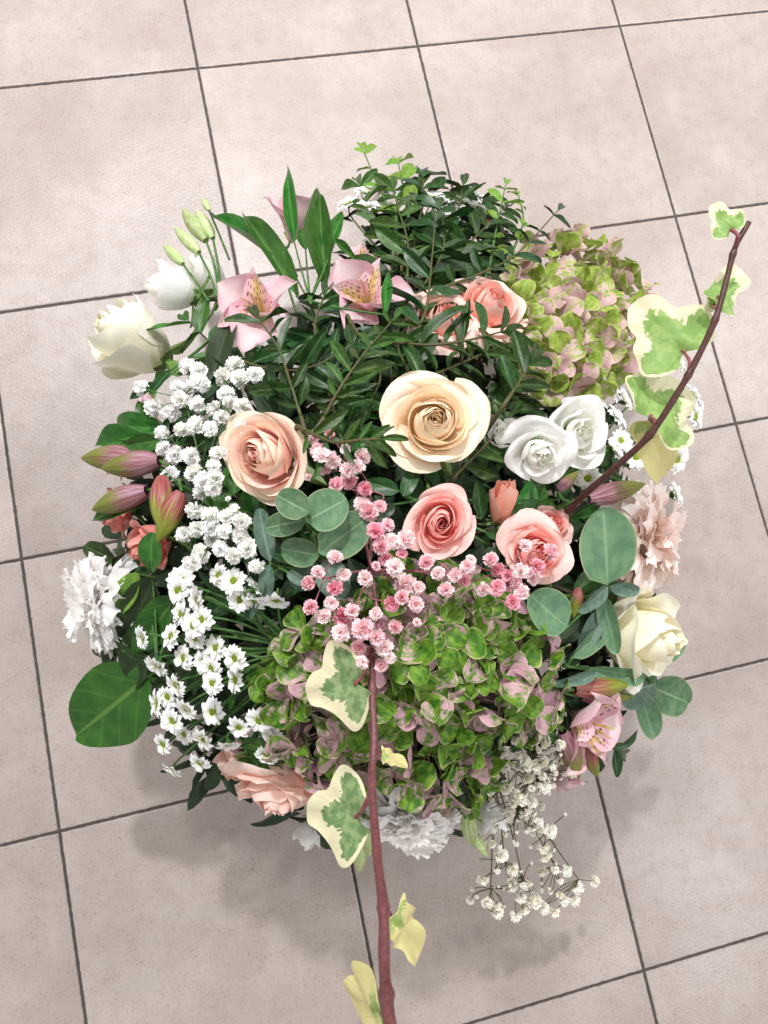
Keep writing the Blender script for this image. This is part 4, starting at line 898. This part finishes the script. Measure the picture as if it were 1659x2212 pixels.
leafset('eucalyptus_sprig', 'slender grey eucalyptus twig beside the lowest white gypsophila florets', [
    (583, 1215, 0, 560, 1100, .0, .36, 'round', 'eucalyptus_grey', .2), (583, 1218, .005, 572, 1290, 0, .5, 'round', 'eucalyptus_grey', .2), (560, 1220, 0, 530, 1200, 0, .6, 'round', 'eucalyptus_grey', 0), (620, 1235, 0, 660, 1262, 0, .5, 'round', 'eucalyptus_grey', 0),
    (540, 1340, 0, 575, 1262, 0, .14, 'lance', 'eucalyptus_grey', 0)], 'eucalyptus', EG, (600, 1225), .02, 'stem')
leafset('eucalyptus_sprig', 'sprig with one very large round eucalyptus leaf in front of the pale pink carnation', [
    (1312, 1262, .0, 1308, 1105, .03, .86, 'round', 'eucalyptus', 0), (1318, 1265, .005, 1376, 1275, 0, .62, 'round', 'eucalyptus_grey', .4), (1312, 1268, .005, 1255, 1320, 0, .5, 'round', 'eucalyptus_grey', -.3),
    (1300, 1280, -.01, 1330, 1405, 0, .34, 'round', 'eucalyptus', .5), (1225, 1355, -.005, 1145, 1285, .01, .9, 'round', 'eucalyptus', .1)], 'eucalyptus', EG, (1300, 1290), .025)
leafset('eucalyptus_sprig', 'low eucalyptus twig of grey-green leaves reaching to the soft cream rose', [
    (1270, 1440, .0, 1396, 1468, .0, .34, 'round', 'eucalyptus', .3), (1290, 1450, .0, 1200, 1478, .0, .35, 'round', 'eucalyptus_grey', -.3), (1235, 1420, .0, 1312, 1360, .0, .42, 'round', 'eucalyptus', 0), (1220, 1430, -.01, 1160, 1390, -.01, .5, 'round', 'eucalyptus_grey', 0),
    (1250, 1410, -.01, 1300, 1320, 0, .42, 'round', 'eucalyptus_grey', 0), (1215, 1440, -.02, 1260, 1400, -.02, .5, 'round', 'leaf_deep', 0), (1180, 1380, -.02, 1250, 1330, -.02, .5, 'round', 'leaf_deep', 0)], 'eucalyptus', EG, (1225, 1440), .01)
leafset('eucalyptus_sprig', 'round eucalyptus leaves showing past the soft cream rose over the floor', [
    (1400, 1480, .0, 1490, 1520, .0, .92, 'round', 'eucalyptus', 0), (1440, 1430, 0, 1475, 1375, 0, .5, 'round', 'eucalyptus', 0), (1385, 1500, -.01, 1410, 1588, 0, .6, 'round', 'eucalyptus', 0), (1330, 1500, -.01, 1420, 1480, -.01, .9, 'round', 'eucalyptus_grey', 0)], 'eucalyptus', EG, (1370, 1480), -.025)
leafset('eucalyptus_sprig', 'single eucalyptus leaf under the fine gypsophila beside the hydrangea', [
    (1020, 1600, 0, 1050, 1670, 0, .75, 'round', 'eucalyptus', 0), (1000, 1600, 0, 1010, 1660, -.01, .6, 'round', 'eucalyptus_grey', 0)], 'eucalyptus', EG, (1020, 1600), -.02)
leafset('rose_leaves', 'dark rose leaves at the heart between the pink rose and the cream rose', [
    (860, 1060, 0, 790, 1040, 0, .5, 'broad', 'leaf_dark', 0), (870, 1070, 0, 900, 1010, 0, .5, 'broad', 'leaf_dark', 0), (850, 1090, 0, 800, 1130, 0, .5, 'broad', 'leaf_dark', 0), (1040, 1120, -.01, 1030, 1040, 0, .4, 'lance', 'leaf_dark', 0), (1050, 1150, -.01, 1100, 1160, -.01, .5, 'broad', 'leaf_dark', 0),
    (1200, 1080, -.01, 1240, 1010, 0, .4, 'lance', 'leaf_mid', 0), (1060, 1180, -.02, 1060, 1250, -.02, .5, 'broad', 'leaf_dark', 0)], 'leaves', None, (900, 1080), -.005)

# shaded filling foliage low in the bouquet, so that no gap shows straight through the middle
NEAR = [('the cream rose', 938, 912), ('the peach rose', 572, 985), ('the ivory rose', 278, 732), ('the pale yellow-white rose', 1398, 1378), ('the blush pink rose', 598, 1712), ('the pink rose', 952, 1128), ('the closed peach bud', 1084, 1078),
        ('the coral roses', 1010, 680), ('the white lisianthus pair', 1210, 960), ('the white gypsophila', 440, 1000), ('the pink gypsophila', 800, 1250), ('the fine gypsophila', 1150, 1700), ('the daisies', 430, 1450), ('the far daisies', 880, 440),
        ('the pale hydrangea', 1250, 680), ('the green hydrangea', 900, 1500), ('the blush white carnation', 205, 1296), ('the pale pink carnation', 1395, 1162), ('the white carnation', 885, 1772), ('the streaked alstroemeria', 785, 612), ('the long green leaves', 640, 500),
        ('the alstroemeria buds', 280, 1040), ('the large eucalyptus leaf', 1310, 1180), ('the round eucalyptus sprig', 670, 1120), ('the ivy stem', 805, 1600)]
used = set()
def near_label(x, y):
    s = sorted(NEAR, key=lambda q: (q[1] - x) ** 2 + (q[2] - y) ** 2)
    for a, b in ((0, 1), (0, 2), (1, 2), (0, 3), (1, 3), (2, 3), (0, 4), (1, 4), (2, 4), (0, 5), (1, 5)):
        k = (s[a][0], s[b][0])
        if k not in used: used.add(k); used.add(k[::-1]); return k
    return (s[0][0], s[6][0])
rf = random.Random(3)
for ring, cnt, lo in ((0.16, 3, .05), (0.40, 8, .05), (0.62, 12, .045), (0.80, 13, .035)):
    for k in range(cnt):
        a = 2 * PI * (k + rf.uniform(-.2, .2)) / cnt + ring * 7; x0, y0 = 825 + 660 * ring * math.cos(a), 1235 + 670 * ring * math.sin(a)
        x1, y1 = x0 + 110 * math.cos(a + rf.uniform(-.8, .8)), y0 + 110 * math.sin(a + rf.uniform(-.8, .8))
        if ring > .7 and (y1 < 620 or (y1 > 1650)): continue
        n1, n2 = near_label((x0 + x1) / 2, (y0 + y1) / 2)
        branch('filler_foliage', 'shaded dark leaves low down between %s and %s' % (n1, n2), [(x0, y0, -.01), ((x0 + x1) / 2, (y0 + y1) / 2, 0), (x1, y1, -.0)], -lo, 5, rf.choice(('leaf_dark', 'leaf_dark', 'leaf_lentisk', 'leaf_mid')),
               rf.choice(('broad', 'ellip', 'broad')), 84, rf.choice((.42, .5)), group='shaded leaves low in the bouquet', cat='foliage', rollj=.8, jit=.5, stem_mat='stem_dark', taper=.1)

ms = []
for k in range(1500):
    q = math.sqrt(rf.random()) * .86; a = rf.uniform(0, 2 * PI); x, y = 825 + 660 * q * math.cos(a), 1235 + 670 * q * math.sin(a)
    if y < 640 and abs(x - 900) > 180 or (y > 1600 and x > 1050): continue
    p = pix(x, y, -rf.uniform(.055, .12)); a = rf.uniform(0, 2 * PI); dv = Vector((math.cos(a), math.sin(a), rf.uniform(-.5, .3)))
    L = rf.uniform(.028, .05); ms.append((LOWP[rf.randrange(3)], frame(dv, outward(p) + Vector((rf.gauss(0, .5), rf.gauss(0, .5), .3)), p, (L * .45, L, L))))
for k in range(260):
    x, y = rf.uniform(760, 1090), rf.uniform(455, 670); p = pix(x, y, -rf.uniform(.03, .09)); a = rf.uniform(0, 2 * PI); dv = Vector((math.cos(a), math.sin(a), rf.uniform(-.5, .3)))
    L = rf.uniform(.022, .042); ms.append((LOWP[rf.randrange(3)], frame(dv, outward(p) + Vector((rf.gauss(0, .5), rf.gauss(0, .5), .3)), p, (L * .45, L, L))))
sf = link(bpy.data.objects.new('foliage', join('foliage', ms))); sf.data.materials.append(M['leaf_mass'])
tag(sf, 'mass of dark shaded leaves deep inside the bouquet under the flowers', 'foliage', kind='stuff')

# ------------------------------------------------------------------ variegated ivy
def ivy_mesh(seed, side=.62, tipw=.30, ear=-.12):
    r_ = random.Random(seed)
    half = [(0, 0), (.20, ear), (.44, ear * .7), (side * .93, .10), (side * 1.0, .30), (side * .78, .46), (tipw * 1.15, .58), (tipw * 1.0, .78), (tipw * .55, .95), (0, 1.0)]
    pts = [Vector((x, y, 0)) for x, y in half] + [Vector((-x * r_.uniform(.88, 1.08), y * r_.uniform(.95, 1.03), 0)) for x, y in reversed(half[1:-1])]
    q = [pts[-1]] + pts + [pts[0], pts[1]]; ring = []
    for i in range(1, len(q) - 2):
        for k in range(5):
            t = k / 5; ring.append(0.5 * ((2 * q[i]) + (q[i + 1] - q[i - 1]) * t + (2 * q[i - 1] - 5 * q[i] + 4 * q[i + 1] - q[i + 2]) * t * t + (3 * q[i] - q[i - 1] - 3 * q[i + 1] + q[i + 2]) * t ** 3))
    c = Vector((0, .30, 0)); N = len(ring); vs, uv, rg, fs = [], [], [], []; R = 8
    for s in range(1, R + 1):
        for i, p in enumerate(ring):
            w = c.lerp(p, s / R); z = -.16 * (w.x ** 2) - .10 * (w.y - .3) ** 2 + .05 * noise.noise(Vector((w.x * 2.5, w.y * 2.5, seed * 3.1))) * 2 + .16 * abs(w.x) * (1 - .3 * abs(w.x)) + .03 * math.sin(math.atan2(w.y - .3, w.x) * 5 + seed) * (s / R) ** 2
            vs.append((w.x, w.y, z)); uv.append((w.x + .5, w.y)); rg.append((i / N, s / R))
    for s in range(R - 1):
        for i in range(N):
            i2 = (i + 1) % N; fs.append((s * N + i, s * N + i2, (s + 1) * N + i2, (s + 1) * N + i))
    vs.append((0, .30, .0 + .05 * noise.noise(Vector((0, .75, seed * 3.1))) * 2)); uv.append((.5, .30)); rg.append((.5, 0))
    fs += [(len(vs) - 1, (i + 1) % N, i) for i in range(N)]; return mk('ivy_leaf', vs, fs, uv, rg)
IV = [ivy_mesh(1), ivy_mesh(2, .8, .34, -.2), ivy_mesh(3, .42, .30, -.05), ivy_mesh(4, .35, .3, 0)]
def ivy(label, path, radii, leaves, knots, bark):
    pts = [P(*q) for q in path]; t = empty('ivy_branch', pts[0], label, 'ivy branch', 'ivy branches'); cv = curve_pts(pts, 10); n = len(cv)
    kn = [min(range(n), key=lambda i: (cv[i] - P(*k)).length) / (n - 1) for k in knots]
    def rad(f):
        r = radii[0] + (radii[1] - radii[0]) * f
        return r * (1 + sum(.32 * math.exp(-((f - k) * 95) ** 2) for k in kn)) * (1 + .04 * math.sin(f * 61))
    part('branch', tubes('branch', [([p - t.location for p in cv], rad, 0)], 14), t, M[bark])
    for (sx, sy, bx, by, bz, tx, ty, tz, w, var, mat, up) in leaves:
        b, e = P(bx, by, bz), P(tx, ty, tz); s0 = min(cv, key=lambda v: (v - P(sx, sy, v.z)).length)
        L = (e - b).length; d = e - b
        part('leaf', IV[var], t, M[mat], parent_inv(t) @ frame(d, V(*up), b, (w * L, L, L)))
        mid = (s0 + b) / 2 + V(0, 0, 1) * .006
        part('leaf_stalk', tubes('leaf_stalk', [([v - t.location for v in curve_pts([s0, mid, b, b + d * .06], 5)], .0016, .0009)], 8), t, M['petiole'])
    return t, cv
# the stalk climbing out of the middle towards the camera
ivy('thick reddish ivy stem rising over the green hydrangea toward the near edge of the floor',
    [(806, 1330, .40), (805, 1400, .445), (804, 1500, .455), (808, 1600, .465), (803, 1690, .48), (815, 1850, .52), (828, 1960, .55), (830, 2080, .57), (838, 2180, .60), (856, 2300, .62)], (.0021, .0028),
    [(803, 1405, 770, 1474, .458, 662, 1500, .452, 1.15, 1, 'ivy', (-.1, -.1, 1)),
     (800, 1705, 771, 1764, .45, 662, 1752, .44, 1.22, 1, 'ivy', (-.15, 0, 1)),
     (808, 1600, 822, 1632, .44, 886, 1650, .43, .65, 3, 'ivy_cream', (.1, .7, .7)),
     (838, 1960, 840, 1972, .50, 924, 2068, .47, .58, 3, 'ivy_cream', (.5, .2, .6)),
     (836, 2150, 826, 2190, .55, 752, 2150, .52, 1.1, 0, 'ivy_cream', (-.2, .1, 1)),
     (806, 1500, 798, 1470, .435, 762, 1425, .43, .7, 2, 'ivy_cream', (-.2, .4, 1))],
    [(804, 1500, .43), (803, 1690, .48), (828, 1955, .55), (836, 2150, .59)], 'ivy_bark')
ivy('slender dark ivy stem arching over the daisies with pale leaves and a cut tip',
    [(1225, 1105, .36), (1270, 1062, .39), (1340, 1000, .42), (1403, 940, .44), (1460, 855, .455), (1503, 780, .465), (1545, 690, .475), (1568, 610, .48), (1588, 535, .485), (1618, 480, .49)], (.0028, .0018),
    [(1490, 815, 1478, 762, .44, 1372, 650, .43, .98, 0, 'ivy_fresh', (-.1, 0, 1)),
     (1412, 925, 1404, 900, .42, 1485, 835, .40, 1.0, 0, 'ivy_fresh', (.1, .1, 1)),
     (1405, 930, 1402, 905, .40, 1440, 1042, .36, .75, 2, 'ivy_cream', (.2, 0, 1)),
     (1540, 690, 1540, 662, .46, 1608, 568, .45, .62, 3, 'ivy_fresh', (.2, .2, 1)),
     (1545, 660, 1548, 640, .46, 1528, 675, .45, .95, 2, 'ivy_fresh', (-.2, .2, 1)),
     (1583, 535, 1580, 497, .49, 1540, 440, .49, .95, 0, 'ivy_fresh', (-.1, .1, 1))],
    [(1403, 940, .44), (1487, 815, .46), (1545, 690, .475), (1583, 545, .485)], 'ivy_bark_dark')

# ------------------------------------------------------------------ the vase the stems stand in
def vase():
    t = empty('vase', VASE, 'plain pale ceramic vase hidden under the flowers', 'vase')
    prof = [(.0, .0), (.055, .0), (.058, .004), (.066, .06), (.064, .12), (.052, .17), (.055, .20), (.058, .203), (.054, .203), (.048, .17), (.058, .10), (.052, .02), (0, .014)]
    N = 40; vs, fs = [], []
    for r, z in prof:
        for k in range(N): vs.append((max(r, .0005) * math.cos(2 * PI * k / N), max(r, .0005) * math.sin(2 * PI * k / N), z))
    for j in range(len(prof) - 1):
        for k in range(N):
            k2 = (k + 1) % N; fs.append((j * N + k, j * N + k2, (j + 1) * N + k2, (j + 1) * N + k))
    part('vessel', mk('vessel', vs, fs), t, M['ceramic'])
vase()
